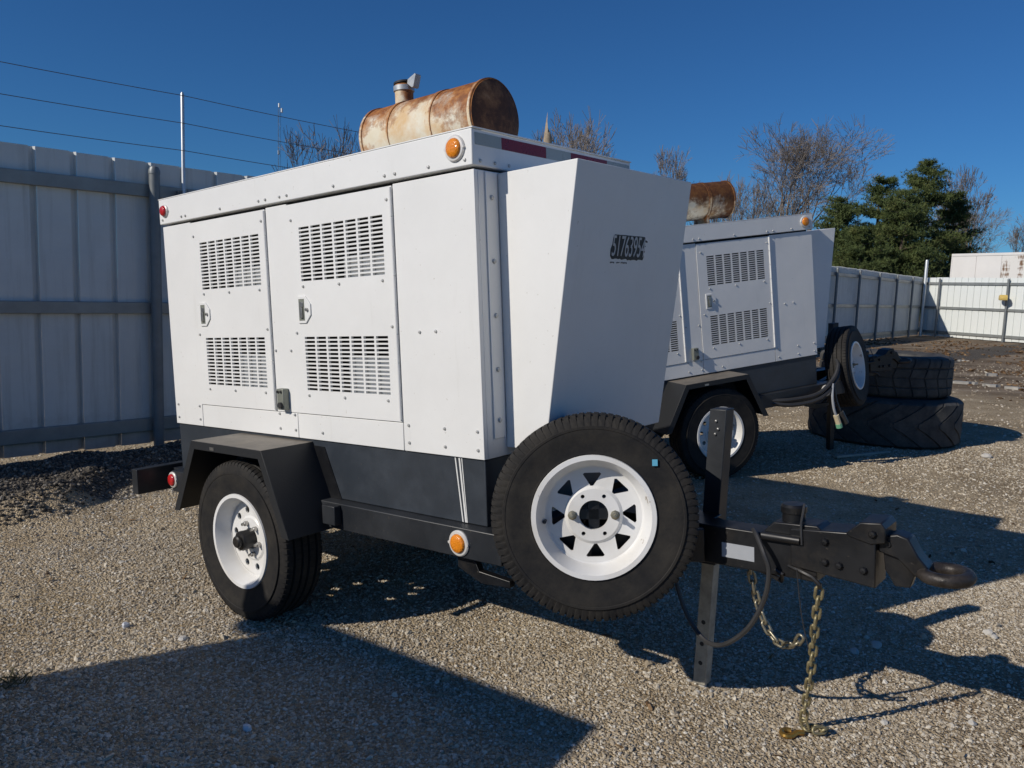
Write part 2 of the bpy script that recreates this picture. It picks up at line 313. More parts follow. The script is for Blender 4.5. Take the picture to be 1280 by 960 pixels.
def scatter(name, P, S, mat, label, cat, flat=False, seed=0):
    """loose pieces that nobody could count: one object, a rock shape set on every vertex by geometry nodes"""
    n = len(P); me = bpy.data.meshes.new(name); me.vertices.add(n); me.vertices.foreach_set('co', np.asarray(P, np.float32).ravel())
    rg = np.random.default_rng(seed)
    rot = np.stack([rg.normal(0, .5, n), rg.normal(0, .5, n), rg.uniform(0, 6.28, n)], 1).astype(np.float32)
    for nm, dat in (('prot', rot), ('pscale', S.astype(np.float32))):
        a = me.attributes.new(nm, 'FLOAT_VECTOR', 'POINT'); a.data.foreach_set('vector', dat.ravel())
    a = me.attributes.new('pick', 'INT', 'POINT'); a.data.foreach_set('value', rg.integers(0, 4, n).astype(np.int32))
    me.materials.append(mat)
    o = bpy.data.objects.new(name, me); col.objects.link(o); tag(o, label, cat, kind='stuff')
    g = bpy.data.node_groups.new(name + '_nodes', 'GeometryNodeTree')
    g.interface.new_socket('Geometry', in_out='INPUT', socket_type='NodeSocketGeometry'); g.interface.new_socket('Geometry', in_out='OUTPUT', socket_type='NodeSocketGeometry')
    gi = g.nodes.new('NodeGroupInput'); go = g.nodes.new('NodeGroupOutput'); jn = g.nodes.new('GeometryNodeGeometryToInstance')
    for k in range(4):
        ic = g.nodes.new('GeometryNodeMeshIcoSphere'); ic.inputs['Subdivisions'].default_value = 1 if flat else 2; ic.inputs['Radius'].default_value = 1
        nz = g.nodes.new('ShaderNodeTexNoise'); nz.noise_dimensions = '4D'; nz.inputs['W'].default_value = k * 7.3 + 1; nz.inputs['Scale'].default_value = .75; nz.inputs['Detail'].default_value = 1
        sb = g.nodes.new('ShaderNodeVectorMath'); sb.operation = 'SUBTRACT'; sb.inputs[1].default_value = (.5, .5, .5); g.links.new(nz.outputs['Color'], sb.inputs[0])
        sc = g.nodes.new('ShaderNodeVectorMath'); sc.operation = 'SCALE'; sc.inputs['Scale'].default_value = 2.3; g.links.new(sb.outputs[0], sc.inputs[0])
        sp = g.nodes.new('GeometryNodeSetPosition'); g.links.new(ic.outputs[0], sp.inputs[0]); g.links.new(sc.outputs[0], sp.inputs['Offset'])
        sm = g.nodes.new('GeometryNodeSetMaterial'); sm.inputs['Material'].default_value = mat; g.links.new(sp.outputs[0], sm.inputs[0])
        g.links.new(sm.outputs[0], jn.inputs[0])
    ip = g.nodes.new('GeometryNodeInstanceOnPoints'); ip.inputs['Pick Instance'].default_value = True
    g.links.new(gi.outputs[0], ip.inputs['Points']); g.links.new(jn.outputs[0], ip.inputs['Instance'])
    for nm, typ, sock in (('prot', 'FLOAT_VECTOR', 'Rotation'), ('pscale', 'FLOAT_VECTOR', 'Scale'), ('pick', 'INT', 'Instance Index')):
        na = g.nodes.new('GeometryNodeInputNamedAttribute'); na.data_type = typ; na.inputs[0].default_value = nm
        src = na.outputs[0]
        if sock == 'Rotation':
            er = g.nodes.new('FunctionNodeEulerToRotation'); g.links.new(src, er.inputs[0]); src = er.outputs[0]
        g.links.new(src, ip.inputs[sock])
    g.links.new(ip.outputs[0], go.inputs[0]); md = o.modifiers.new('scatter', 'NODES'); md.node_group = g
    return o
def wedge(n, r0, r1, a0=-46, a1=46, seed=1):
    rg = np.random.default_rng(seed); r = np.sqrt(rg.uniform(r0 * r0, r1 * r1, n)); a = np.radians(rg.uniform(a0, a1, n))
    return r * np.sin(a), r * np.cos(a)
def stones(n, r0, r1, smin, smax, seed):
    x, y = wedge(n, r0, r1, seed=seed); rg = np.random.default_rng(seed + 50)
    s = np.exp(rg.uniform(np.log(smin), np.log(smax), n)); s[rg.random(n) < .02] *= 1.7
    sc = np.stack([s * rg.uniform(.8, 1.35, n), s * rg.uniform(.65, 1.1, n), s * rg.uniform(.35, .75, n)], 1)
    return np.stack([x, y, gheight(x, y) - sc[:, 2] * .12], 1), sc
PS = [stones(190000, 2.0, 5.2, .0028, .0085, 1), stones(110000, 5.2, 10, .0042, .0115, 2), stones(42000, 10, 24, .008, .020, 3), stones(5000, 2.0, 9, .007, .014, 4)]
P = np.concatenate([p for p, _ in PS]); S = np.concatenate([s for _, s in PS])
d = (P[:, 0] - FO[0]) * FN[0] + (P[:, 1] - FO[1]) * FN[1]; t_ = (P[:, 0] - FO[0]) * FD[0] + (P[:, 1] - FO[1]) * FD[1]
mil = (d > 0.02) & (d < 1.28 + .2 * np.sin(t_ * 2.3 + 1) + .45 * sstep((-1.6 - t_) / 1.2)) & (t_ < 4)
far_mud = (P[:, 0] * .45 + P[:, 1] > 16.6) & (rng.random(len(P)) < .7)
packed = np.sin(P[:, 0] * 1.1 + .7 * np.sin(P[:, 1] * .9)) + np.sin(P[:, 1] * 1.7 - P[:, 0] * .8) + .6 * np.sin(P[:, 0] * 3.1 + P[:, 1] * 2.3)   # trodden places where the fines show
keep = ~mil & ~far_mud & (rng.random(len(P)) < np.clip(.78 - .36 * packed, .12, 1))
scatter('gravel', P[keep], S[keep], STONE, 'loose pale crushed limestone gravel covering the yard', 'gravel', seed=3)
n = 42000; tt = rng.uniform(-4.5, 4, n); dd = rng.uniform(.02, 1.85, n)
wid = 1.22 + .2 * np.sin(tt * 2.3 + 1) + .45 * sstep((-1.6 - tt) / 1.2)
k = dd < wid + .12 * rng.normal(0, 1, n); tt, dd = tt[k], dd[k]; px = FO[0] + FD[0] * tt + FN[0] * dd; py = FO[1] + FD[1] * tt + FN[1] * dd
s = np.exp(rng.uniform(np.log(.005), np.log(.016), len(px)))
scatter('asphalt_millings', np.stack([px, py, gheight(px, py) + s * .15], 1), np.stack([s, s * rng.uniform(.7, 1.1, len(s)), s * rng.uniform(.5, .9, len(s))], 1), MILL, 'dark heap of broken asphalt millings along the shaded fence', 'millings', seed=5)
lx, ly = wedge(9000, 10.5, 36, 5, 44, seed=11); k = (lx * .45 + ly > 15.8) & (np.sin(lx * .9 + ly * 1.7) + np.sin(lx * 2.1 - ly * 1.3) + rng.normal(0, .5, len(lx)) > .1); lx, ly = lx[k], ly[k]
s = rng.uniform(.03, .075, len(lx))
scatter('leaf_litter', np.stack([lx, ly, gheight(lx, ly) + .008], 1), np.stack([s, s * .7, s * .22], 1), LEAF, 'brown dead leaf litter and trash strewn before the far sunlit fence', 'leaves', flat=True, seed=9)
lx, ly = wedge(120, 2.3, 7, -40, 40, seed=13); s = rng.uniform(.008, .018, len(lx))
scatter('fallen_leaves', np.stack([lx, ly, gheight(lx, ly) + .008], 1), np.stack([s * 1.3, s * .7, s * .2], 1), LEAF, 'few small brown leaves and wood chips scattered on the gravel', 'leaves', flat=True, seed=10)

# ------------------------------------------------------------------ wheels
def frame(c, ax):
    ax = Vector(ax).normalized(); ref = Vector((0, 0, 1)) if abs(ax.z) < .9 else Vector((1, 0, 0))
    u = (ref - ax * ref.dot(ax)).normalized(); w_ = ax.cross(u)
    return Matrix(((u.x, w_.x, ax.x, c[0]), (u.y, w_.y, ax.y, c[1]), (u.z, w_.z, ax.z, c[2]), (0, 0, 0, 1)))
def circ(r, n=24, cx=0, cy=0, ph=0): return [(cx + r * math.cos(2 * math.pi * k / n + ph), cy + r * math.sin(2 * math.pi * k / n + ph)) for k in range(n)]
def plate_mesh(outlines, half):                 # flat plate with holes, as (verts, faces)
    cu = bpy.data.curves.new('plate', 'CURVE'); cu.dimensions = '2D'; cu.fill_mode = 'BOTH'; cu.extrude = half
    for pl in outlines:
        s = cu.splines.new('POLY'); s.points.add(len(pl) - 1); s.use_cyclic_u = True
        for p, q in zip(s.points, pl): p.co = (q[0], q[1], 0, 1)
    o = bpy.data.objects.new('plate', cu); me = o.to_mesh(); V = [v.co.copy() for v in me.vertices]; F = [tuple(p.vertices) for p in me.polygons]
    o.to_mesh_clear(); bpy.data.objects.remove(o); bpy.data.curves.remove(cu); return V, F
def tyre(c, ax, Rr, rim_r, wd, style):
    h = wd / 2; mid = (Rr + rim_r) / 2
    side = [(rim_r - .004, .70, 0), (rim_r + .004, .80, 0), (rim_r + .016, .87, 0), (rim_r + .022, .86, 0), (mid, 1.0, 0), (mid + .022, .995, 0), (mid + .024, 1.012, 0), (mid + .032, 1.012, 0), (mid + .034, .985, 0)]
    if style == 'lug':   # bias-ply: deep notches all round the shoulder
        prof = side + [(Rr - .050, .962, .0), (Rr - .040, .95, .7), (Rr - .016, .925, .9), (Rr - .004, .86, .75), (Rr - .001, .70, .6), (Rr, .48, .6), (Rr - .009, .44, .0), (Rr - .009, .40, .0), (Rr, .36, .3), (Rr, .06, .3), (Rr - .009, .03, 0)]; n, dep, fr, sk = 86, .010, (.0, .60, .66, .94), .12
    elif style == 'rib':
        prof = side + [(Rr - .05, .95, 0), (Rr - .02, .91, .4), (Rr - .006, .85, 1), (Rr - .001, .72, .5), (Rr, .60, 0), (Rr - .010, .56, 0), (Rr - .010, .52, 0), (Rr, .48, .3), (Rr, .22, .3), (Rr - .010, .18, 0), (Rr - .010, .14, 0), (Rr, .10, .3)]; n, dep, fr, sk = 84, .006, (.0, .72, .76, .96), .0
    elif style == 'loader':
        prof = [(rim_r, .55, 0), (rim_r + .03, .8, 0), (mid, .99, 0), (Rr - .12, 1.0, 0), (Rr - .07, .97, .3), (Rr - .03, .93, 1), (Rr - .005, .84, 1), (Rr, .6, 1), (Rr, .3, 1), (Rr, .08, .5)]; n, dep, fr, sk = 20, .016, (.0, .84, .88, .97), 1.5
    else:
        prof = [(rim_r, .55, 0), (rim_r + .03, .85, 0), (mid, .99, 0), (Rr - .10, 1.0, 0), (Rr - .05, .96, .4), (Rr - .015, .90, 1), (Rr, .78, 1), (Rr, .50, 1), (Rr - .014, .46, .2), (Rr - .014, .43, .2), (Rr, .40, 1), (Rr, .04, 1), (Rr - .01, .02, .3)]; n, dep, fr, sk = 26, .014, (.0, .86, .90, .97), .4
    full = [(r_, a * h, g) for r_, a, g in prof] + [(r_, -a * h, g) for r_, a, g in prof[::-1]]
    mb = MB(); Mx = frame(c, ax); m = len(full); V = []; F = []; k = 0
    for i in range(n):
        for j, fq in enumerate(fr):
            for r_, a, g in full:
                rr = r_ - (dep * g if j >= 2 else 0); jit = sk * abs(a) / h * g * (2 * math.pi / n)
                an = (i + fq) * 2 * math.pi / n + jit
                V.append(Mx @ Vector((rr * math.cos(an), rr * math.sin(an), a)))
    tot = n * 4
    for i in range(tot):
        i2 = (i + 1) % tot
        for q in range(m - 1): F.append((i * m + q, i2 * m + q, i2 * m + q + 1, i * m + q + 1))
    mb.add(V, F); return mb
RIM_R = .208
def rim(c, ax, kind, wd=.2):
    mb = MB(); h = wd * .40; Mx = frame(c, ax); ax = Vector(ax).normalized()
    prof = [(RIM_R - .006, h + .012), (RIM_R + .010, h + .012), (RIM_R + .012, h + .004), (RIM_R - .002, h - .006), (RIM_R - .010, h - .03), (RIM_R - .014, -.0), (RIM_R - .004, -h), (RIM_R + .010, -h - .01),
            (RIM_R - .002, -h - .012), (RIM_R - .014, -h + .01), (RIM_R - .024, -.01), (RIM_R - .036, h - .080), (RIM_R - .028, h - .040), (RIM_R - .016, h - .012), (RIM_R - .010, h + .004)]
    mb.lathe(prof, c, ax, 64, closed=True)
    rd = RIM_R - .026; zc = h - (.068 if kind == 'spoke' else .075)
    if kind == 'spoke':
        holes = [circ(.052, 40)]
        for k in range(6): a = k * math.pi / 3 + math.pi / 6; holes.append(circ(.007, 10, .076 * math.cos(a), .076 * math.sin(a)))
        for k in range(8):
            a = k * math.pi / 4 + .02; sk = .10
            pts = []
            for (rr, da) in ((.101, sk * .2), (.104, sk * .2 + .05), (.149, .225), (.153, .18), (.153, -.18), (.149, -.225), (.104, sk * .2 - .05)): pts.append((rr * math.cos(a + da), rr * math.sin(a + da)))
            holes.append(pts)
        V, F = plate_mesh([circ(rd - .004, 64)] + holes, .004); mb.add([Mx @ (v + Vector((0, 0, zc))) for v in V], F)
        inner = [circ(.093, 48), circ(.0525, 40)] + [circ(.0075, 10, .076 * math.cos(k * math.pi / 3 + math.pi / 6), .076 * math.sin(k * math.pi / 3 + math.pi / 6)) for k in range(6)]
        V, F = plate_mesh(inner, .004); mb.add([Mx @ (v + Vector((0, 0, zc + .010))) for v in V], F)
        mb.lathe([(.093, zc + .014), (.104, zc + .004)], c, ax, 48)
    else:
        holes = [circ(.045, 32)] + [circ(.0165, 16, .134 * math.cos(k * math.pi / 5 + .2), .134 * math.sin(k * math.pi / 5 + .2)) for k in range(10)]
        V, F = plate_mesh([circ(rd - .004, 64)] + holes, .004); mb.add([Mx @ (v + Vector((0, 0, zc + .012))) for v in V], F)
        mb.lathe([(.106, zc + .016), (.096, zc + .023), (.050, zc + .023)], c, ax, 40)
    mb.lathe([(rd + .012, zc + .016), (rd - .012, zc + (.005 if kind == 'spoke' else .018))], c, ax, 64)
    return mb, zc

# ------------------------------------------------------------------ the generator trailer
L, W, HB, LID = 2.253, 1.045, 1.197, 0.141
ZL = HB - LID
CTR = (-1.05, .52, -.83)                        # a point on the ground under the trailer, in trailer coordinates
def generator(label, loc0, yaw, pit, rol, dxw=0., dxs=0., dxm=0., mz=0., jack_drop=0., lot=False, first=True, group=None):
    Rm = Euler((rol, -pit, yaw)).to_matrix()
    root = empty('generator_trailer', Vector(loc0) + Rm @ Vector(CTR), (rol, -pit, yaw))
    tag(root, label, 'generator', group)
    def B(mb, name, mat, parent=None, bevel=0, smooth=35): return mb.build(name, M[mat] if isinstance(mat, str) else mat, parent or root, CTR, bevel, smooth)
    # --- white enclosure
    def panel(name, x0, x1, z0, z1, y0=0., th=.02, parent=None): return B(MB().box(x0, x1, y0, y0 + th, z0, z1), name, 'white', parent, .002)
    g = .002
    panel('rear_side_panel', -L, -1.975 - g, 0, ZL); panel('centre_post', -1.30 + g, -1.138 - g, .117 - g, ZL); panel('front_side_panel', -.433 + g, -.0005, 0, ZL)
    panel('sill_panel', -1.975 + g, -1.143, 0, .117 - 2 * g); panel('sill_panel', -1.139, -.433 - g, 0, .117 - 2 * g)
    B(MB().box(-L, 0, W - .02, W, 0, ZL), 'far_side_panel', 'white', bevel=.002)
    B(MB().box(-L, -L + .02, .0205, W - .0205, 0, ZL), 'rear_panel', 'white', bevel=.002)
    fp = B(MB().box(-.02, 0, .0205, W - .0205, 0.0, ZL), 'front_panel', 'white', bevel=.002)
    B(MB().box(.0005, .006, .055, .119, .072, ZL - .004), 'corner_strip', 'white', fp, .0015)
    B(MB().box(-L + .03, -.03, .21, W - .1, .01, ZL - .02), 'engine_block_cover', 'dark')
    # --- louvred doors: punched sheet, hinge, latch
    def door(x0, x1):
        rows, cols = 14, 7; lx0, lx1 = x0 + .088, x1 - .060; th = .012
        xs = [x0, lx0]; zs = [.117, .221]
        pc = (lx1 - lx0) / cols; gap = .0125
        xc = []
        for k in range(cols): a = lx0 + k * pc; xc += [a + (gap / 2 if k else 0), a + pc - (gap / 2 if k < cols - 1 else 0)]
        xs = [x0] + xc + [x1]
        def zrow(z0, z1):
            pr = (z1 - z0) / rows; o = []
            for k in range(rows): o += [z0 + k * pr + .0035, z0 + (k + 1) * pr - .0035]
            return o
        za = zrow(.220, .466); zb = zrow(.705, .948); zs = [.117] + za + zb + [1.05]
        hole = lambda i, j: (i % 2 == 1 and 1 <= i < len(xs) - 2) and ((1 <= j < 28 and j % 2 == 1) or (29 <= j < 57 and j % 2 == 1))
        mb = MB(); nx_, nz_ = len(xs), len(zs)
        V = [(x, y, z) for y in (-.004, th - .004) for x in xs for z in zs]; id_ = lambda y, i, j: y * nx_ * nz_ + i * nz_ + j; F = []
        for i in range(nx_ - 1):
            for j in range(nz_ - 1):
                if hole(i, j):
                    for (p, q) in (((i, j), (i + 1, j)), ((i + 1, j), (i + 1, j + 1)), ((i + 1, j + 1), (i, j + 1)), ((i, j + 1), (i, j))):
                        F.append((id_(0, *p), id_(0, *q), id_(1, *q), id_(1, *p)))
                else:
                    F.append((id_(0, i, j), id_(0, i + 1, j), id_(0, i + 1, j + 1), id_(0, i, j + 1))); F.append((id_(1, i, j), id_(1, i, j + 1), id_(1, i + 1, j + 1), id_(1, i + 1, j)))
        for i in range(nx_ - 1):
            for j in (0, nz_ - 1): F.append((id_(0, i, j), id_(0, i + 1, j), id_(1, i + 1, j), id_(1, i, j)))
        for j in range(nz_ - 1):
            for i in (0, nx_ - 1): F.append((id_(0, i, j), id_(0, i, j + 1), id_(1, i, j + 1), id_(1, i, j)))
        d_ = B(mb.add(V, F), 'door', 'white', smooth=0)
        # lit baffle sheets right behind the lower inner corner of each louvre field
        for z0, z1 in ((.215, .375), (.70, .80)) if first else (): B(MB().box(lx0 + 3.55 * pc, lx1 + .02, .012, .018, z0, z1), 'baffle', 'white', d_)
        # piano hinge along the front edge
        mb = MB()
        for k in range(8): z0 = .125 + k * .1153; mb.cyl((x1 - .004, -.0065, z0), (0, 0, 1), .0065, .112, 10)
        B(mb, 'hinge', 'white', d_)
        lx, lz = x0 + .098, .583
        lp_ = [(lx - .042, lz - .060), (lx + .014, lz - .060), (lx + .050, lz - .024), (lx + .050, lz + .024), (lx + .014, lz + .060), (lx - .042, lz + .060)]
        mb = MB().prism(lp_, 'y', -.010, -.0042); B(mb, 'latch', 'white', d_, .0015)
        mb = MB().box(lx - .032, lx + .008, -.0108, -.0102, lz - .048, lz + .048); B(mb, 'latch_recess', 'grey_box', d_)
        mb = MB().box(lx - .018, lx - .002, -.020, -.011, lz - .036, lz + .01).box(lx - .022, lx + .002, -.015, -.011, lz + .012, lz + .034).cyl((lx + .028, -.0105, lz), (0, -1, 0), .008, .008, 10)
        B(mb, 'latch_handle', 'steel', d_, .001)
    door(-1.975, -1.302); door(-1.137, -.435)
    # --- lid
    lid = B(MB().box(-L - .006, .006, -.012, W + .012, ZL + .012, HB), 'lid', 'white', bevel=.004)
    B(MB().box(-L - .010, .012, -.0125, W + .0125, HB + .0002, HB + .005), 'lid_edge', 'white', lid, .001)
    B(MB().box(-L + .03, -.03, .03, W - .03, ZL - .01, ZL + .0115), 'lid_gap_shade', 'dark', lid)  # dark filler in the lid gap, colouring in the shade under the overhang
    ys = [.004, .151, .423, .591, .862, W]
    for k in range(5): B(MB().box(.0062, .0072, ys[k] + .0004, ys[k + 1] - .0004, HB - .056, HB - .013), 'reflective_tape', 'tape_red' if k % 2 else 'tape_white', lid)
    # --- marker lamps
    def lamp(x, y, z, r0, r1, mat, nrm=(0, -1, 0)):
        b = B(MB().lathe([(r0, 0), (r0, .005), (r0 - .004, .009), (r1, .010), (r1, .002)], (x, y, z), nrm, 28, caps=True).cyl((x - r0 + .004, y, z), nrm, .006, .010, 8).cyl((x + r0 - .004, y, z), nrm, .006, .010, 8), 'marker_lamp', 'bezel')
        B(MB().lathe([(r1 - .001, .004), (r1 - .001, .014), (r1 * .8, .020), (r1 * .4, .0225), (.001, .023)], (x, y, z), nrm, 28), 'lens', mat, b, smooth=60)
    lamp(-.075, -.0125, 1.136, .048, .036, 'amber'); lamp(-2.195, -.0125, 1.135, .034, .028, 'red')
    # --- screws, all of them small
    mb = MB(); sc = []
    for x in (-2.225, -2.03, -1.99, -1.66, -1.33, -1.275, -1.165, -1.11, -.78, -.46, -.40, -.215, -.03): sc.append((x, -.0125, ZL + .034))
    for x in (-2.22, -2.0, -1.28, -1.16, -.96, -.40, -.20, -.03): sc += [(x, -.0005, .035)]
    for x in (-2.22, -2.0, -1.28, -1.16, -.40, -.20, -.03): sc += [(x, -.0005, .105)]
    sc += [(-1.28, -.0005, .40), (-1.16, -.0005, .40), (-.313, -.0005, .476), (-.225, -.0005, .478)]
    for (x0, x1) in ((-1.975, -1.302), (-1.137, -.435)):
        for z in (1.0, .50): sc += [(x0 + .035, -.0045, z - .02), (x1 - .03, -.0045, z)]
        for z in (.685, .20): sc += [(x0 + .10, -.0045, z), ((x0 + x1) / 2, -.0045, z), (x1 - .075, -.0045, z)]
    for (x, y, z) in sc: mb.lathe([(.0068, 0), (.0068, .002), (.005, .005), (.001, .006)], (x, y, z), (0, -1, 0), 8)
    for y in (.03, .11, .19): mb.lathe([(.0068, 0), (.0068, .002), (.005, .005), (.001, .006)], (.0065, y, ZL + .03), (1, 0, 0), 8)
    for z in (.14, .33, .53, .73, .96): mb.lathe([(.010, 0), (.010, .002), (.007, .007), (.001, .009)], (.0065, .085, z), (1, 0, 0), 8)
    o = B(mb, 'panel_screws', M['screw']); o['kind'] = 'stuff'
    if not first:
        pass
    # --- air hood on the front, wider towards the top
    HP = [(.0015, 1.052), (.363, 1.056), (.186, .03), (.0015, .03)]
    hood = B(MB().prism(HP, 'y', .128, .957), 'air_hood', 'white', bevel=.003)
    # --- rusty silencer on the roof
    mx0, mx1, my, mz_, mr = -1.03 + dxm, -.315 + dxm, .505, 1.372 + mz, .157
    rmat = 'rust' if first else 'rust_deep'
    mu = B(MB().lathe([(.001, 0), (mr * .93, 0), (mr, .008), (mr, mx1 - mx0 - .008), (mr * .985, mx1 - mx0 - .002)], (mx0, my, mz_), (1, 0, 0), 56), 'silencer', rmat)
    lm_ = mx1 - mx0
    B(MB().lathe([(mr * .986, -.004), (mr * .93, .0), (mr * .5, .006), (.001, .008)], (mx1, my, mz_), (1, 0, 0), 56), 'end_cap', 'rust_end', mu)
    for a in (.24, .62): B(MB().lathe([(mr + .0005, 0), (mr + .004, .001), (mr + .004, .030), (mr + .0005, .031)], (mx0 + a * lm_, my, mz_), (1, 0, 0), 56), 'strap', rmat, mu)
    for a in (.005, .965): B(MB().lathe([(mr - .002, 0), (mr + .005, .003), (mr + .005, .018), (mr - .002, .021)], (mx0 + a * lm_ * 1.0, my, mz_), (1, 0, 0), 56), 'end_ring', rmat, mu)
    for a in (.255, .635): B(MB().box(mx0 + a * lm_ - .015, mx0 + a * lm_ + .015, my - .10, my + .10, HB + .006, mz_ - mr * .72), 'saddle', 'rust', mu)
    ox = mx0 + .155; ph = .085 if first else .02
    B(MB().lathe([(.043, -.02), (.043, ph), (.039, ph), (.039, .0)], (ox, my, mz_ + mr), (0, 0, 1), 24), 'outlet_pipe', 'rust', mu)
    B(MB().lathe([(.0435, ph - .03), (.049, ph - .029), (.049, ph - .007), (.0435, ph - .006)], (ox, my, mz_ + mr), (0, 0, 1), 24), 'pipe_clamp', 'galv', mu)
    Mf = Matrix.Translation((ox, my, mz_ + mr + ph + .007)) @ Matrix.Rotation(R(-6), 4, 'Y')
    mb = MB(); V = [Mf @ Vector((.048 * math.cos(k * .349), .048 * math.sin(k * .349), z)) for z in (-.004, .004) for k in range(18)]
    mb.add(V, [tuple(range(17, -1, -1)), tuple(range(18, 36))] + [(k, (k + 1) % 18, 18 + (k + 1) % 18, 18 + k) for k in range(18)]); B(mb, 'rain_flap', 'dark', mu)
    mb = MB().prism([(ox + .040, mz_ + mr + .082), (ox + .070, mz_ + mr + .058), (ox + .082, mz_ + mr + .060), (ox + .100, mz_ + mr + .112), (ox + .094, mz_ + mr + .118), (ox + .045, mz_ + mr + .100)], 'y', my - .018, my + .018)
    if first: B(mb, 'flap_weight', 'galv', mu, .002)
    # --- black skid base and rails
    B(MB().box(-L + .006, -.008, .010, W - .010, -.255, -.001), 'skid_base', 'black', bevel=.004)
    for y0, y1 in ((-.048, .06), (W - .06, W + .048)):
        B(MB().box(-2.26, .105 + dxs, y0, y1, -.372, -.256), 'side_rail', 'rail', bevel=.004)
    B(MB().box(.045, .104, .0605, W - .0605, -.371, -.258), 'front_crossbeam', 'rail', bevel=.003)
    bp_ = B(MB().box(-2.435, -2.375, -.185, W + .185, -.378, -.242), 'rear_bumper', 'rail', bevel=.003)
    for y in (.02, W - .09): B(MB().box(-2.376, -2.261, y, y + .07, -.36, -.262), 'bumper_bracket', 'rail', bp_)
    lamp(-.10 + dxs, -.0485, -.316, .050, .037, 'amber'); lamp(-2.245, -.0485, -.306, .044, .034, 'red')
    B(MB().box(-.885 + dxw, -.80 + dxw, -.085, -.049, -.345, -.262), 'rail_bracket', 'rail', bevel=.003)
    mb = MB().prism([(-.16, -.373), (-.08, -.373), (-.05, -.43), (.10, -.44), (.10, -.465), (-.04, -.475), (-.16, -.43)], 'y', .0, .03); B(mb, 'tie_down_loop', 'chassis', bevel=.002)
    if first:
        mb = MB()
        for x, dx_, w_ in ((-.163, .028, .006), (-.143, .022, .008), (-.128, .016, .004)):
            mb.add([(x, .0092, -.004), (x + w_, .0092, -.004), (x + dx_ + w_, .0092, -.252), (x + dx_, .0092, -.252), (x, .0099, -.004), (x + w_, .0099, -.004), (x + dx_ + w_, .0099, -.252), (x + dx_, .0099, -.252)], [(0, 1, 2, 3), (7, 6, 5, 4), (0, 4, 5, 1), (1, 5, 6, 2), (2, 6, 7, 3), (3, 7, 4, 0)])
        B(mb, 'spilled_paint_run', 'smear')
    # --- fenders and wheels
    fd = dxw
    outer = [(-1.835, -.372), (-1.628, -.012), (-1.050, -.012), (-.882, -.378)]; inner = [(-.932, -.375), (-1.075, -.050), (-1.604, -.050), (-1.785, -.369)]
    for sgn in (0, 1):
        ya, yb = (-.262, .0085) if not sgn else (W - .0085, W + .262)
        fa = B(MB(), 'fender', 'fender') if False else None
        th = .006; sh = []
        def off(p, q): pass
        in2 = [(-1.826, -.374), (-1.624, -.020), (-1.054, -.020), (-.891, -.380)]
        mb = MB().prism([(p[0] + fd, p[1]) for p in outer + in2[::-1]], 'y', ya, yb)
        yl = (ya - .0006, ya + .005) if not sgn else (yb - .005, yb + .0006)
        f_ = B(mb, 'fender', 'fender', bevel=.0015)
        B(MB().prism([(p[0] + fd, p[1]) for p in [(-1.831, -.372), (-1.627, -.0135), (-1.051, -.0135), (-.884, -.377)] + inner], 'y', *yl), 'lip', 'fender', f_)
        B(MB().box(-1.46 + fd, -1.425 + fd, yl[0] - .003 if not sgn else yl[1], yl[0] if not sgn else yl[1] + .003, -.044, -.030), 'reflector', 'steel', f_)
        fy = (.0065, .0098) if not sgn else (W - .0098, W - .0065)
        B(MB().prism([(p[0] + fd, p[1]) for p in ((-1.052, -.028), (-.965, -.030), (-.862, -.2545), (-.948, -.2545))], 'y', *fy), 'skid_dark_strip', 'chassis', f_)  # thin matte-black strip on the skid side, parallel to the fender's front slope
        ax = (0, -1, 0) if not sgn else (0, 1, 0); yc = -.133 if not sgn else W + .133
        c = (-1.322 + fd, yc, -.460)
        wh = empty('wheel'); wh.parent = root; wh.location = Vector(c) - Vector(CTR)
        def BW(mb, name, mat, smooth=35, bevel=0): return mb.build(name, M[mat], wh, c, bevel, smooth)
        BW(tyre(c, ax, .371, RIM_R, .215, 'rib'), 'tyre', 'rubber', 30)
        rm, zc = rim(c, ax, 'round', .215); BW(rm, 'rim', 'rim')
        BW(MB().lathe([(.0445, zc - .06), (.0445, zc + .075), (.040, zc + .082), (.028, zc + .083), (.028, zc + .098), (.022, zc + .104), (.001, zc + .105)], c, ax, 28), 'hub', 'chassis')
        Mx = frame(c, ax)
        for k in range(6): a = k * math.pi / 3 + .3; p = Mx @ Vector((.072 * math.cos(a), .072 * math.sin(a), zc + .024)); BW(MB().lathe([(.0115, 0), (.0115, .016), (.007, .018), (.007, .03), (.001, .031)], p, ax, 6), 'lug_nut', 'steel')
    B(MB().tube([(-1.322 + fd, -.05, -.46), (-1.322 + fd, W + .05, -.46)], .038, 12), 'axle', 'chassis')
    for y in (.12, W - .12): B(MB().prism([(-1.75 + fd, -.372), (-1.68 + fd, -.372), (-1.36 + fd, -.425), (-.97 + fd, -.372), (-.90 + fd, -.372), (-1.33 + fd, -.45)], 'y', y - .025, y + .025), 'leaf_spring', 'chassis')
    # --- drawbar with surge coupler and lunette ring
    ty = .49
    db = B(MB().box(.02, 1.06, ty - .05, ty + .05, -.385, -.245), 'drawbar', 'chassis', bevel=.004)
    for s_ in (-1, 1):
        a = Vector((.10, ty + s_ * .40, -.315)); b = Vector((.66, ty + s_ * .06, -.315)); dv = (b - a).normalized(); nv = Vector((-dv.y, dv.x, 0))
        Mx = Matrix(((dv.x, nv.x, 0, a.x), (dv.y, nv.y, 0, a.y), (0, 0, 1, a.z), (0, 0, 0, 1)))
        B(MB().box(0, (b - a).length, -.025, .025, -.06, .06, Mx), 'brace', 'chassis', db, .003)
    B(MB().box(.725, .845, ty - .052, ty - .0505, -.352, -.300), 'data_plate', 'label', db)
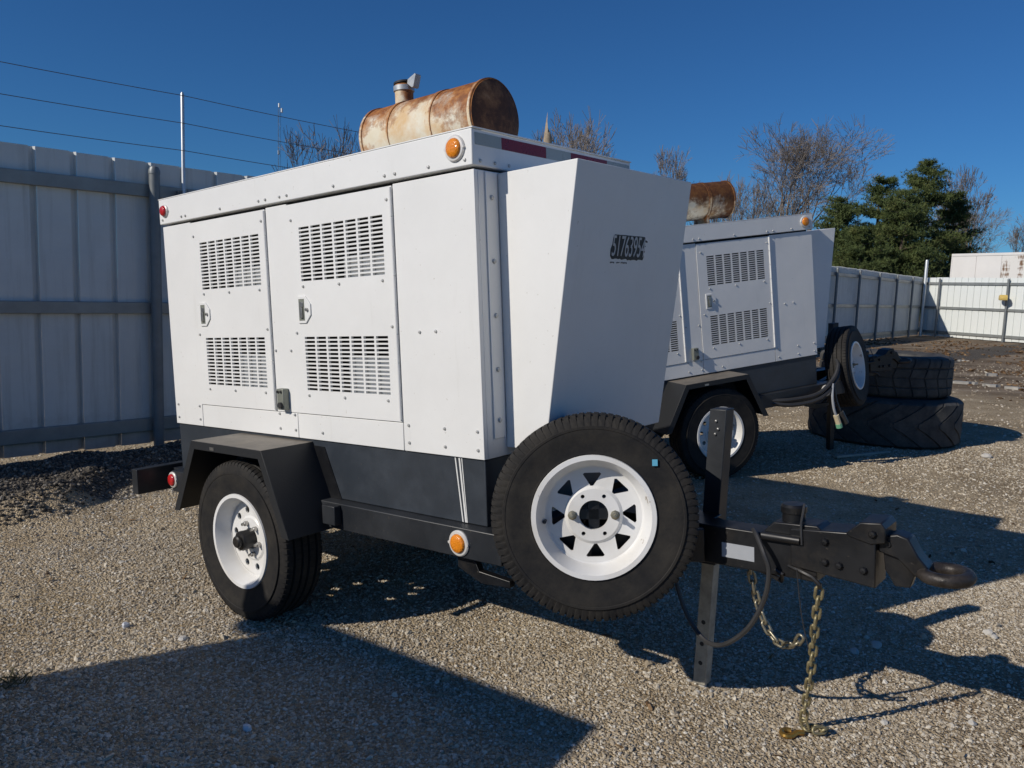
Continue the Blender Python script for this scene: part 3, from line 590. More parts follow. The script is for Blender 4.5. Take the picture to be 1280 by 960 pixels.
    cp = B(MB().prism([(.975, -.212), (1.245, -.192), (1.245, -.366), (.975, -.340)], 'y', ty - .060, ty + .060), 'coupler_case', 'chassis', bevel=.004)
    B(MB().prism([(.875, -.240), (.915, -.200), (1.06, -.194), (1.08, -.21), (.974, -.2405)], 'y', ty - .050, ty + .050), 'actuator_cover', 'chassis', cp, .004)
    B(MB().tube([(.88, ty - .064, -.248), (1.01, ty - .064, -.248)], .014, 12), 'damper', 'chassis', cp)
    B(MB().lathe([(.038, -.035), (.038, .012), (.043, .014), (.043, .034), (.036, .042), (.001, .043)], (.965, ty, -.182), (0, 0, 1), 24), 'reservoir_cap', 'chassis', cp)
    B(MB().tube([(1.012, ty - .03, -.13), (1.012, ty - .062, -.19), (1.015, ty - .066, -.26)], .004, 6), 'lever_cable', 'hose', cp)
    B(MB().prism([(1.155, -.200), (1.20, -.158), (1.262, -.152), (1.275, -.17), (1.275, -.215), (1.232, -.226), (1.165, -.210)], 'y', ty - .064, ty + .064), 'coupler_ear', 'chassis', cp, .004)
    for x, z in ((1.09, -.238), (1.09, -.306), (1.135, -.310), (1.21, -.312), (1.238, -.19)): B(MB().lathe([(.013, 0), (.013, .006), (.009, .012), (.001, .013)], (x, ty - .0602 - (.004 if x > 1.23 else 0), z), (0, -1, 0), 8), 'coupler_bolt', 'chassis', cp)
    lu = B(MB().prism([(1.2455, -.203), (1.302, -.188), (1.334, -.198), (1.364, -.252), (1.392, -.284), (1.392, -.321), (1.352, -.314), (1.302, -.266), (1.2455, -.252)], 'y', ty - .036, ty + .036), 'tow_arm', 'chassis', bevel=.005)
    B(MB().prism([(1.258, -.2545), (1.300, -.2675), (1.350, -.3155), (1.336, -.358), (1.292, -.360), (1.262, -.31)], 'y', ty - .020, ty + .020), 'arm_gusset', 'chassis', lu, .003)
    B(MB().cyl((1.275, ty - .0365, -.222), (0, -1, 0), .010, .006, 8), 'arm_bolt', 'chassis', lu)
    ring = [(1.432 + .062 * math.cos(a), ty + .062 * math.sin(a), -.303) for a in [k * 2 * math.pi / 40 for k in range(40)]]
    B(MB().tube(ring, .021, 12, closed=True), 'lunette_ring', 'lunette' if 'lunette' in M else 'chassis', lu)
    B(MB().tube([(.955, ty - .04, -.345), (1.01, ty - .062, -.35), (1.05, ty - .066, -.362), (1.072, ty - .062, -.385), (1.068, ty - .05, -.40)], .008, 8), 'chain_eye', 'chassis', cp)
    B(MB().tube([(.79, ty + .03, -.39), (.90, ty - .03, -.395), (.94, ty - .05, -.40), (.945, ty - .055, -.375), (.92, ty - .055, -.365)], .009, 8), 'chain_loop', 'chassis', db)
    # --- square jack leg
    ja = Vector((.530 + dxs, .655, -.955)); jb = Vector((.630 + dxs, .655, .150)); jd = (jb - ja).normalized()
    Mj = Matrix(((1, 0, jd.x, ja.x), (0, 1, jd.y, ja.y), (0, 0, jd.z, ja.z), (0, 0, 0, 1)))
    jl = (jb - ja).length
    jk = B(MB().box(-.034, .034, -.034, .034, .50, jl, Mj), 'jack', 'rail', bevel=.003)
    B(MB().box(-.026, .026, -.026, .026, -jack_drop, .55, Mj), 'inner_leg', M['jackleg'] if first else M['chassis'], jk, .002)
    for z in (.09, .17, .26): B(MB().cyl(Mj @ Vector((0, -.0262, z)), (0, -1, 0), .009, .0006, 12), 'pin_hole', 'dark', jk)
    mb = MB()
    for x, z in ((-.004, jl - .045), (.006, jl - .075), (-.004, jl - .095)): B(MB().lathe([(.006, 0), (.005, .006), (.001, .007)], Mj @ Vector((x, -.034, z)), (0, -1, 0), 8), 'jack_screw', 'steel', jk)
    B(MB().box(.53 + dxs, .64 + dxs, ty + .0505, .62, -.38, -.25), 'jack_mount', 'chassis', jk, .003)
    # --- spare wheel on the near brace
    n_ = Vector((.55, -.826, .10)).normalized(); c = Vector((.352 + dxs, .185, -.193))
    sw = empty('spare_wheel'); sw.parent = root; sw.location = c - Vector(CTR)
    def BS(mb, name, mat, smooth=35): return mb.build(name, M[mat], sw, c, 0, smooth)
    BS(tyre(c, n_, .366, RIM_R, .205, 'lug' if first else 'rib'), 'tyre', 'rubber', 30)
    rm, zc = rim(c, n_, 'spoke', .21); BS(rm, 'rim', 'rim')
    Mx = frame(c, n_); mb = MB()
    for a in (math.pi / 2 + .0, -math.pi / 2):
        p = Mx @ Vector((.076 * math.cos(a), .076 * math.sin(a), zc + .014)); BS(MB().lathe([(.017, 0), (.017, .004), (.0125, .005), (.0125, .02), (.007, .021), (.007, .045), (.001, .046)], p, n_, 8), 'lug_nut', 'chain')
    BS(MB().cyl(Mx @ Vector((-.02, .175, zc + .004)), n_, .007, .035, 8), 'valve', 'hose')
    B(MB().box(-.1, .1, -.02, .02, -.16, zc - .008, Mx).box(-.02, .02, -.1, .1, -.16, zc - .008, Mx), 'spare_bracket', 'chassis', bevel=.002)
    if first:
        p = Mx @ Vector((.205 * .93, -.215, .107)); Ms = Matrix.Translation(p) @ Mx.to_3x3().to_4x4()
        BS(MB().box(-.011, .011, -.009, .009, -.004, .003, Ms), 'sticker', 'blue')
    # --- grey switch box on the centre post
    sb = B(MB().box(-1.247, -1.197, -.034, -.0005, .128, .226), 'switch_box', 'grey_box', bevel=.004)
    B(MB().cyl((-1.215, -.0342, .15), (0, -1, 0), .014, .012, 12), 'switch_knob', 'dark', sb)
    for x in (-1.235, -1.212): B(MB().cyl((x, -.0342, .212), (0, -1, 0), .006, .006, 8), 'switch_screw', 'dark', sb)
    return root, B, hood

M['screw'] = simple('painted_screw', (.52, .52, .50), .4, .3, .2, 40)
M['lunette'] = simple('worn_steel', (.040, .034, .030), .5, .35, .75, 22, .6, 45)
M['jackleg'] = simple('jack_leg', (.38, .35, .28), .55, .15, .3, 18, .1, 60)
G1 = (Vector((-.0909, 2.9214, .9184)), -.6902, .0700, .0222)
g1, B1, hood1 = generator('white towable generator with a black eight digit number on its front hood', *G1)
G2 = (Vector((2.626, 6.955, 1.076)), .354, .144, -.011)
g2, B2, hood2 = generator('shaded white towable generator parked in front of the stacked tyres, hoses at its front', *G2, dxw=.15, dxs=.13, dxm=-.16, mz=.03, jack_drop=.17, first=False)

# lot number, sprayed on the hood of the front generator: dark block with pale figures
def text_mesh(body, size):
    cu = bpy.data.curves.new('t', 'FONT'); cu.body = body; cu.size = size; cu.extrude = .0006; cu.align_x = 'CENTER'; cu.align_y = 'CENTER'
    o = bpy.data.objects.new('t', cu); me = o.to_mesh(); V = [v.co.copy() for v in me.vertices]; F = [tuple(p.vertices) for p in me.polygons]
    o.to_mesh_clear(); bpy.data.objects.remove(o); bpy.data.curves.remove(cu); return V, F
a_ = Vector((.363, 0, 1.056)); b_ = Vector((.186, 0, .03)); upv = (a_ - b_).normalized(); nv = Vector((upv.z, 0, -upv.x)); yv = Vector((0, 1, 0))
k_ = (.772 - .03) / (1.056 - .03); cc = b_ + (a_ - b_) * k_ + Vector((0, .525, 0))
Md = Matrix(((yv.x, upv.x, nv.x, cc.x), (yv.y, upv.y, nv.y, cc.y), (yv.z, upv.z, nv.z, cc.z), (0, 0, 0, 1)))
rd = random.Random(4)
top = [(-.108 + i * .0108, .046 + rd.uniform(-.0005, .0005)) for i in range(21)]; bot = [(.112 - i * .0112, -.046 + rd.uniform(-.003, .003)) for i in range(21)]
mb = MB().prism(top + [(.114, .035), (.133, .030), (.134, .024), (.116, .026), (.118, .012), (.124, .010), (.115, .004), (.122, -.012), (.113, -.02), (.120, -.03)] + bot + [(-.125, -.035), (-.127, -.01), (-.118, .01), (-.117, .03)], 'z', .0004, .0010, Md)
dec = B1(mb, 'lot_number_block', 'decal_black', hood1)
V, F = text_mesh('51763954', .105); xs = [v.x for v in V]; sx = .236 / (max(xs) - min(xs)); B1(MB().add([Md @ Vector((v.x * sx, v.y * 1.06, v.z + .0016)) for v in V], F), 'lot_number', 'decal_pale', hood1, smooth=0)
mb = MB()
for i in range(16):
    if i in (4, 5, 9): continue
    mb.box(-.120 + i * .0075, -.115 + i * .0075, -.062 + (i % 3) * .001, -.056, .0004, .0009, Md)
B1(mb, 'small_print', 'decal_black', hood1)

# --- safety chains of the front generator
def link_mesh(mat):
    mb = MB(); r, hl, hw = .0056, .0215, .0110; path = []
    for k in range(7): a = -math.pi / 2 + k * math.pi / 6; path.append((hl - hw + .004 + hw * math.cos(a) , hw * math.sin(a), 0))
    for k in range(7): a = math.pi / 2 + k * math.pi / 6; path.append((-(hl - hw + .004) + hw * math.cos(a), hw * math.sin(a), 0))
    mb.tube(path, r, 5, closed=True); me = bpy.data.meshes.new('link')
    me.from_pydata(mb.v, [], mb.f); me.shade_smooth(); me.materials.append(mat); return me
def resample(path, step):
    P = [Vector(p) for p in path]; out = [P[0].copy()]; acc = 0
    for a, b in zip(P, P[1:]):
        l = (b - a).length; t = step - acc
        while t <= l: out.append(a.lerp(b, t / l)); t += step
        acc = (acc + l) % step
    return out
def smooth_path(pts, n=12):
    P = [Vector(p) for p in pts]; out = []
    for i in range(len(P) - 1):
        p0, p1, p2, p3 = P[max(i - 1, 0)], P[i], P[i + 1], P[min(i + 2, len(P) - 1)]
        for k in range(n):
            t = k / n; out.append(.5 * ((2 * p1) + (-p0 + p2) * t + (2 * p0 - 5 * p1 + 4 * p2 - p3) * t * t + (-p0 + 3 * p1 - 3 * p2 + p3) * t ** 3))
    return out + [P[-1]]
R1 = Euler((G1[3], -G1[2], G1[1])).to_matrix(); W1 = lambda p: G1[0] + R1 @ Vector(p); L1 = lambda p: R1.transposed() @ (Vector(p) - G1[0])
def chain(path, mat, jitter=.12, seed=0):
    ch = empty('safety_chain'); ch.parent = g1; rd = random.Random(seed); me = link_mesh(mat)
    pts = resample(path, .0385); ch.location = pts[0] - Vector(CTR)
    for i, (a, b) in enumerate(zip(pts, pts[1:])):
        t = (b - a).normalized(); o = bpy.data.objects.new('link', me); col.objects.link(o); o.parent = ch
        q = t.to_track_quat('X', 'Z'); o.rotation_mode = 'QUATERNION'; o.rotation_quaternion = q @ Euler((math.pi / 2 * (i % 2) + .5 + rd.uniform(-jitter, jitter), 0, 0)).to_quaternion()
        o.location = (a + b) / 2 - pts[0]
    return ch
e0 = W1((1.066, .445, -.405)); gz0 = float(gheight(1.08, 2.74)); gq = Vector((1.085, 2.735, 0))
drop = [e0, e0.lerp(gq, .25) + Vector((0, 0, .0)), e0.lerp(gq, .55) + Vector((.004, 0, 0)), Vector((gq.x, gq.y, gz0 + .07)), Vector((gq.x + .006, gq.y, gz0 + .018)), Vector((gq.x + .05, gq.y + .02, gz0 + .014)), Vector((gq.x + .085, gq.y + .0, gz0 + .016)), Vector((gq.x + .05, gq.y - .03, gz0 + .03)), Vector((gq.x, gq.y - .02, gz0 + .016))]
c1 = chain([L1(p) for p in smooth_path(drop)], M['zinc'], seed=1)
hk = [(-.005, .0, .012), (-.03, -.004, .014), (-.055, -.022, .012), (-.078, -.020, .011), (-.082, .002, .011), (-.064, .016, .012), (-.045, .012, .012)]
hp = Vector((gq.x, gq.y - .02, gz0)); hpth = [L1(hp + Vector(p)) - L1(drop[0]) for p in smooth_path(hk, 6)]
MB().tube(hpth, [.010] * len(hpth), 8).build('grab_hook', M['brass'], c1)
c2p = [(.770, .57, -.40), (.785, .585, -.52), (.815, .59, -.62), (.85, .585, -.672), (.892, .57, -.685), (.935, .55, -.665), (.965, .53, -.64), (.985, .515, -.60)]
chain(smooth_path(c2p), M['chain'], seed=2)
# breakaway cable, brake hose
B1(MB().tube(smooth_path([(1.00, .42, -.345), (1.012, .43, -.50), (1.03, .445, -.62)]), .0018, 5), 'breakaway_cable', 'hose')
B1(MB().tube(smooth_path([(.845, .435, -.235), (.868, .41, -.25), (.904, .38, -.297), (.921, .38, -.357), (.903, .38, -.458), (.846, .38, -.569), (.757, .39, -.651), (.68, .41, -.67), (.617, .43, -.637), (.57, .44, -.572), (.535, .45, -.48), (.52, .46, -.38)]), .0085, 8), 'wiring_cable', 'hose')

# --- hoses and plugs at the front of the shaded generator
for k, (dz, r_) in enumerate(((0, .020), (.045, .017))):
    B2(MB().tube(smooth_path([(-.56, -.02, -.33 + dz * .3), (-.36, -.085, -.375 + dz), (-.12, -.115, -.36 + dz), (.06, -.10, -.27 + dz), (.17, -.05, -.16 + dz), (.22, .06, -.10 + dz)]), r_, 8), 'power_hose', 'hose')
B2(MB().tube(smooth_path([(.05, -.115, -.25), (.03, -.125, -.36), (.045, -.12, -.47), (.065, -.118, -.53)]), .011, 8), 'plug_lead', 'label')
B2(MB().tube([(.065, -.118, -.53), (.09, -.118, -.61)], .024, 10), 'plug', 'cream')
B2(MB().tube([(.09, -.118, -.61), (.097, -.118, -.645)], .027, 10), 'plug_cap', 'green')
B2(MB().tube(smooth_path([(.07, -.105, -.26), (.08, -.11, -.40), (.12, -.11, -.51)]), .012, 8), 'plug_lead', 'hose')
B2(MB().tube([(.12, -.11, -.51), (.175, -.11, -.62)], .026, 10), 'plug', 'hose')

# ------------------------------------------------------------------ fences
def fence_mat():
    m, t, b = new_mat('fence_white'); g = t.nodes.new('ShaderNodeNewGeometry'); P = g.outputs['Position']
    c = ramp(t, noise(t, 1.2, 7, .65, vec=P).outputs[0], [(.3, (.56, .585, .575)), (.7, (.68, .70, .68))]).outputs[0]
    mp = N(t, 'ShaderNodeMapping'); mp.inputs['Scale'].default_value = (9, 9, .5); t.links.new(P, mp.inputs[0])
    f = ramp(t, noise(t, 1.5, 6, .7, vec=mp.outputs[0]).outputs[0], [(.5, (0, 0, 0)), (.75, (.5, .5, .5))]); c = mix(t, c, (.36, .36, .33), f.outputs[0])
    sp = t.nodes.new('ShaderNodeSeparateXYZ'); t.links.new(P, sp.inputs[0])          # mud splashed up the foot of the sheets
    nz = noise(t, 5, 5, .7, vec=P); am = N(t, 'ShaderNodeMath', operation='MULTIPLY_ADD'); t.links.new(nz.outputs[0], am.inputs[0]); am.inputs[1].default_value = -.5; t.links.new(sp.outputs['Z'], am.inputs[2])
    mr = N(t, 'ShaderNodeMapRange'); t.links.new(am.outputs[0], mr.inputs[0]); mr.inputs[1].default_value = .12; mr.inputs[2].default_value = -.2; mr.inputs[4].default_value = .6; c = mix(t, c, (.25, .22, .17), mr.outputs[0])
    t.links.new(c, b.inputs['Base Color']); b.inputs['Roughness'].default_value = .5
    mp2 = N(t, 'ShaderNodeMapping'); mp2.inputs['Scale'].default_value = (.6, .6, 3.2); t.links.new(P, mp2.inputs[0])
    bump(t, b, noise(t, 1.4, 3, .5, vec=mp2.outputs[0]).outputs[0], .35, .03); return m
M['fence'] = fence_mat(); M['fence_rail'] = simple('fence_rail', (.27, .285, .28), .5, .35, .14, 4)
M['post'] = simple('post_paint', (.19, .205, .21), .5, .3, .14, 6); M['pole'] = simple('galvanised_pole', (.55, .57, .58), .45, .5, .08, 8); M['wire'] = simple('wire_steel', (.10, .10, .11), .5, .6, .1)
def gz(x, y): return float(gheight(x, y))
PW = .305
def panel_mesh(pf, mat):
    q = [(a, d - .0016) for a, d in pf][::-1]
    mb = MB().prism(pf + q, 'z', .045, 2.55); me = bpy.data.meshes.new('fence_panel'); me.from_pydata([tuple(p) for p in mb.v], [], mb.f)
    bm = bmesh.new(); bm.from_mesh(me); bmesh.ops.recalc_face_normals(bm, faces=bm.faces); bm.to_mesh(me); bm.free(); me.materials.append(mat); return me
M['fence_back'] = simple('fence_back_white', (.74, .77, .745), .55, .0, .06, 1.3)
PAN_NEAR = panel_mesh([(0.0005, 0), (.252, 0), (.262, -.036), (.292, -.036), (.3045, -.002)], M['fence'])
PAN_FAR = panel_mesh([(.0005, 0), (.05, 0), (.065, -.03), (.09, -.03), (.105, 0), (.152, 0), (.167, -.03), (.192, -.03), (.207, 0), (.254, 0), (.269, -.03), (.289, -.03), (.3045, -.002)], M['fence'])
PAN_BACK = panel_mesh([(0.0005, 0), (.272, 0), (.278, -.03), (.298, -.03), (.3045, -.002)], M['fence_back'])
def fence_run(root, p0, p1, posts, poles=(), near=False, rng_=random.Random(2), PANEL=PAN_NEAR):
    """a straight run from p0 to p1; d is measured to the left of p0->p1 reversed, towards the yard"""
    p0 = Vector(p0); p1 = Vector(p1); dv = (p1 - p0); ln = dv.length; dv.normalize(); nv = Vector((dv.y, -dv.x)); o0 = root.location
    ang = math.atan2(dv.y, dv.x)
    def pt(t, d, z): q = p0 + dv * t + nv * d; return Vector((q.x - o0.x, q.y - o0.y, gz(*(p0 + dv * t)) * (0 if near else 1) + z - o0.z))
    for k in range(int(ln / PW)):
        o = bpy.data.objects.new('fence_panel', PANEL); col.objects.link(o); o.parent = root; o.location = pt(k * PW, 0, rng_.uniform(-.006, .006)); o.rotation_euler = (0, 0, ang); o.scale = (1, -1, 1)
    for z0, z1 in ((2.245, 2.352), (1.222, 1.322), (.165, .28)):
        step = 6.1; t = 0
        while t < ln - .01:
            t2 = min(t + step, ln); mb = MB()
            V = [pt(a, d, z) for a in (t + .002, t2 - .002) for d in (.003, .052) for z in (z0, z1)]
            mb.add(V, [(0, 1, 3, 2), (4, 6, 7, 5), (0, 4, 5, 1), (2, 3, 7, 6), (0, 2, 6, 4), (1, 5, 7, 3)]); mb.build('rail', M['fence_rail'], root, bevel=.004); t = t2
    for t in posts:
        r_ = .045; MB().lathe([(r_, -.3), (r_, 2.44), (r_ * 1.08, 2.44), (r_ * 1.08, 2.47), (r_ * .8, 2.50), (.001, 2.515)], pt(t, .101, 0), (0, 0, 1), 16).build('post', M['post'], root)
    for t in poles:
        MB().lathe([(.016, .9), (.016, 3.15), (.010, 3.165), (.001, 3.167)], pt(t, .17, 0), (0, 0, 1), 10).build('wire_pole', M['pole'], root)
        MB().box(-.02, .02, -.06, .06, -.02, .02, Matrix.Translation(pt(t, .12, 2.30)) @ Matrix.Rotation(ang, 4, 'Z')).build('pole_clamp', M['post'], root)
    if poles:
        a, b = min(poles), max(poles)
        for z in (3.135, 2.90, 2.665):
            path = []; ps = sorted(poles)
            for u, v_ in zip(ps, ps[1:]):
                for k in range(8): f = k / 8; path.append(pt(u + (v_ - u) * f, .17 + .017, z - .018 * 4 * f * (1 - f)))
            path.append(pt(b, .187, z)); MB().tube(path, .0030, 5).build('wire', M['wire'], root)
    return pt
FP = lambda t: (FO[0] + FD[0] * t, FO[1] + FD[1] * t)
near_f = empty('metal_fence', (*FP(0), 0)); tag(near_f, 'shaded ribbed white metal fence with barbed wire behind the front generator', 'fence')
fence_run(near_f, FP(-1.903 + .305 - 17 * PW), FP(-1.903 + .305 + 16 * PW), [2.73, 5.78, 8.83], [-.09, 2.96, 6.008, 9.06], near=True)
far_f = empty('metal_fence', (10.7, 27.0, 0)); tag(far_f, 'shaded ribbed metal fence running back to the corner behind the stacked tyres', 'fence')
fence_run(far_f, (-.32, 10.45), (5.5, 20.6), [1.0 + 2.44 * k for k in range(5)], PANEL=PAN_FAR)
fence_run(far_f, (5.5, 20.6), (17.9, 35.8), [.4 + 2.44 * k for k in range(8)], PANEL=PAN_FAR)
back_f = empty('metal_fence', (19.8, 31.3, 0)); tag(back_f, 'sunlit white panel fence closing the far end of the yard', 'fence')
bpt = fence_run(back_f, (17.93, 35.72), (24.2, 20.9), [.85, 3.95, 7.0, 10.1, 13.2], PANEL=PAN_BACK)
cpole = MB().lathe([(.065, -.2), (.065, 3.25), (.05, 3.30), (.001, 3.31)], (0, 0, 0), (0, 0, 1), 16).build('corner_pole', M['pole'])
cpole.location = (17.80, 35.42, .09); tag(cpole, 'tall pale round pole standing in the corner of the two fences', 'pole')
q = Vector((19.8, 31.3, 0)) + bpt(3.95, .30, 1.66)
M['yellow'] = simple('yellow_plastic', (.66, .47, .13), .5, 0, .12, 10)
yb = empty('alarm_box', (q.x, q.y, q.z)); tag(yb, 'small yellow box fixed to a post of the sunlit far fence', 'box')
MB().prism([(-.22, 0), (.19, -.01), (.24, .07), (.17, .19), (-.12, .21), (-.23, .12)], 'x', -.14, .12, Matrix.Rotation(-.4, 4, 'Z')).build('housing', M['yellow'], yb, bevel=.02)
MB().box(-.03, .20, -.03, .03, .03, .08, Matrix.Rotation(.4, 4, 'Z')).build('bracket', M['post'], yb)

# white box trailer beyond the sunlit fence
M['box_white'] = simple('box_trailer_white', (.74, .72, .69), .45, 0, .06, .8)
def streak_mat():
    m, t, b = new_mat('streaked_white'); tc = t.nodes.new('ShaderNodeTexCoord'); mp = N(t, 'ShaderNodeMapping'); mp.inputs['Scale'].default_value = (1.7, 1.7, .28); t.links.new(tc.outputs['Object'], mp.inputs[0])
    n1 = noise(t, 1.5, 8, .7, vec=mp.outputs[0]); mp2 = N(t, 'ShaderNodeMapping'); mp2.inputs['Scale'].default_value = (.6, .6, 9); t.links.new(tc.outputs['Object'], mp2.inputs[0]); n2 = noise(t, 1.4, 4, .6, vec=mp2.outputs[0])
    ad = N(t, 'ShaderNodeMath', operation='MULTIPLY_ADD'); t.links.new(n2.outputs[0], ad.inputs[0]); ad.inputs[1].default_value = .35; t.links.new(n1.outputs[0], ad.inputs[2])
    f = ramp(t, ad.outputs[0], [(.72, (0, 0, 0)), (.80, (1, 1, 1))]); c = mix(t, (.72, .70, .66), (.19, .11, .06), f.outputs[0]); t.links.new(c, b.inputs['Base Color']); b.inputs['Roughness'].default_value = .5; return m
M['streak'] = streak_mat()
bc = at(1187.5, 347, 38.5); bt = empty('box_trailer', (bc.x, bc.y, gz(bc.x, bc.y)), (0, 0, math.atan2(-.89, .45))); tag(bt, 'white box trailer with rust streaks showing above the far sunlit fence', 'trailer')
topz = at(1187.5, 317.5, 38.5).z - bt.location.z
MB().box(.04, 12, .02, 2.5, 1.1, topz - .05).build('body', M['box_white'], bt, bevel=.02)
for k in range(10): MB().box(.06 + k * 1.19, .05 + (k + 1) * 1.19 - .012, -.006, .0195, 1.15, topz - .12).build('side_panel', M['streak'] if k in (2, 3, 5, 6) else M['box_white'], bt)
MB().box(0, 12.04, -.03, 2.55, topz - .12, topz).build('top_rail', M['box_white'], bt, bevel=.01)
MB().box(0, .06, -.03, .06, 1.0, topz - .121).build('corner_rail', M['box_white'], bt, bevel=.01)
for x in (2.2, 3.5):
    for y in (.15, 2.1): tyre((x, y, .5), (0, -1, 0), .5, .28, .26, 'rib').build('wheel', M['rubber'], bt)
MB().box(1.2, 11.5, .7, 1.8, .8, 1.0985).build('chassis', M['chassis'], bt)

# ------------------------------------------------------------------ loader tyres stacked on the gravel
zb = gz(4.07, 8.65)
t1 = tyre((0, 0, .245), (0, 0, 1), .755, .40, .49, 'loader').build('loader_tyre', M['rubber_big'], None, smooth=40); t1.location = (4.02, 8.64, zb); tag(t1, 'large worn loader tyre with chevron lugs lying flat on the gravel, lower of two', 'tyre', 'stacked loader tyres')
t2 = tyre((0, 0, .215), (0, 0, 1), .66, .40, .43, 'block').build('loader_tyre', M['rubber_big'], None, smooth=40); t2.location = (4.02, 8.70, zb + .492); t2.rotation_euler = (0, 0, .3); tag(t2, 'block treaded large tyre lying on top of the worn loader tyre', 'tyre', 'stacked loader tyres')

# ------------------------------------------------------------------ trees
M['bark'] = simple('bark_grey', (.24, .20, .16), .9, 0, .35, 6, .4, 20); M['twig'] = simple('twig_brown', (.20, .170, .145), .9, 0, .25, 3)
M['bark_pale'] = simple('bark_pale', (.34, .27, .19), .9, 0, .3, 8, .4, 20); M['bark_pine'] = simple('bark_pine', (.12, .09, .07), .9, 0, .3, 6, .4, 20)
def bare_tree(label, base, height, width, seed, stems=1, trunk_r=.2, fork=.22, levels=7, group='bare trees beyond the fence'):
    """a forking fan of limbs; the finished crown is fitted to its height and width"""
    rd = random.Random(seed); root = empty('bare_tree', base); tag(root, label, 'tree', group); limbs = []
    def rv(s_): return Vector((rd.gauss(0, s_), rd.gauss(0, s_), rd.gauss(0, s_)))
    def limb(p, d, ln, r, lev):
        n = 3 if lev < 5 else 2; pts = [p.copy()]; rs = [r]; q = p.copy(); dd = d.normalized(); r1 = r * (.72 if lev else .8)
        for k in range(n):
            dd = (dd + rv(.09) + Vector((0, 0, .05 if lev < 5 else -.02))).normalized(); q = q + dd * (ln / n); pts.append(q.copy()); rs.append(r + (r1 - r) * (k + 1) / n)
        limbs.append((pts, rs, lev))
        if lev >= levels: return
        kids = rd.choice((2, 2, 3)) if lev < 4 else rd.choice((2, 3, 3))
        for i in range(kids):
            s_ = dd.cross(rv(1)).normalized(); ang = rd.uniform(.22, .62) if i else rd.uniform(.05, .35)
            nd = dd * math.cos(ang) + s_ * math.sin(ang); limb(pts[-1], nd, ln * rd.uniform(.66, .88), max(.006, r1 * (.82 if i == 0 else .66)), lev + 1)
        for _ in range(1 if lev < 3 else 2):                     # side shoots
            if lev == 0: break
            j = rd.randint(1, n); s_ = dd.cross(rv(1)).normalized(); nd = dd * .55 + s_ * .85
            limb(pts[j], nd, ln * rd.uniform(.35, .6), max(.006, r1 * .42), min(levels, lev + 3))
    for k in range(stems):
        a = k * 2.4 + seed; le = 0. if stems == 1 else .30
        limb(Vector((.15 * math.cos(a), .15 * math.sin(a), 0)) * (stems > 1), Vector((le * math.cos(a), le * math.sin(a), 1)), height * fork, trunk_r, 0)
    allp = np.array([tuple(q) for pts, _, _ in limbs for q in pts]); sz = height / np.percentile(allp[:, 2], 99.7); sx = width / 2 / np.percentile(np.abs(allp[:, 0]), 98.5)
    sy = width / 2 / np.percentile(np.abs(allp[:, 1]), 98.5); tr = MB(); cr = MB()
    for pts, rs, lev in limbs:
        (tr if lev < 3 else cr).tube([(q.x * sx, q.y * sy, q.z * sz - .05) for q in pts], [max(.0085, r_) for r_ in rs], (7, 6, 5, 4, 3, 3, 3, 3, 3)[min(lev, 8)], cap=False)
    tr.build('trunk', M['bark'], root, fix=False); cr.build('crown', M['twig'], root, fix=False); return root
def tree_copy(src, base, s, rz, label):
    c = src.copy(); col.objects.link(c); c.location = base; c.scale = (s, s, s); c.rotation_euler = (0, 0, rz); c['label'] = label
    for ch in list(src.children): k = ch.copy(); col.objects.link(k); k.parent = c
    return c
def foot(u, v, depth): p = at(u, v, depth); return (p.x, p.y, gz(p.x, p.y)), p.z
def pine_mat():
    m, t, b = new_mat('pine_needles'); n = noise(t, 1.2, 5, .6); r = ramp(t, n.outputs[0], [(.3, (.05, .078, .03)), (.55, (.10, .13, .042)), (.75, (.17, .175, .06))]); t.links.new(r.outputs[0], b.inputs['Base Color'])
    b.inputs['Roughness'].default_value = .7; b.inputs['Specular IOR Level'].default_value = .25; return m
M['needle'] = pine_mat()
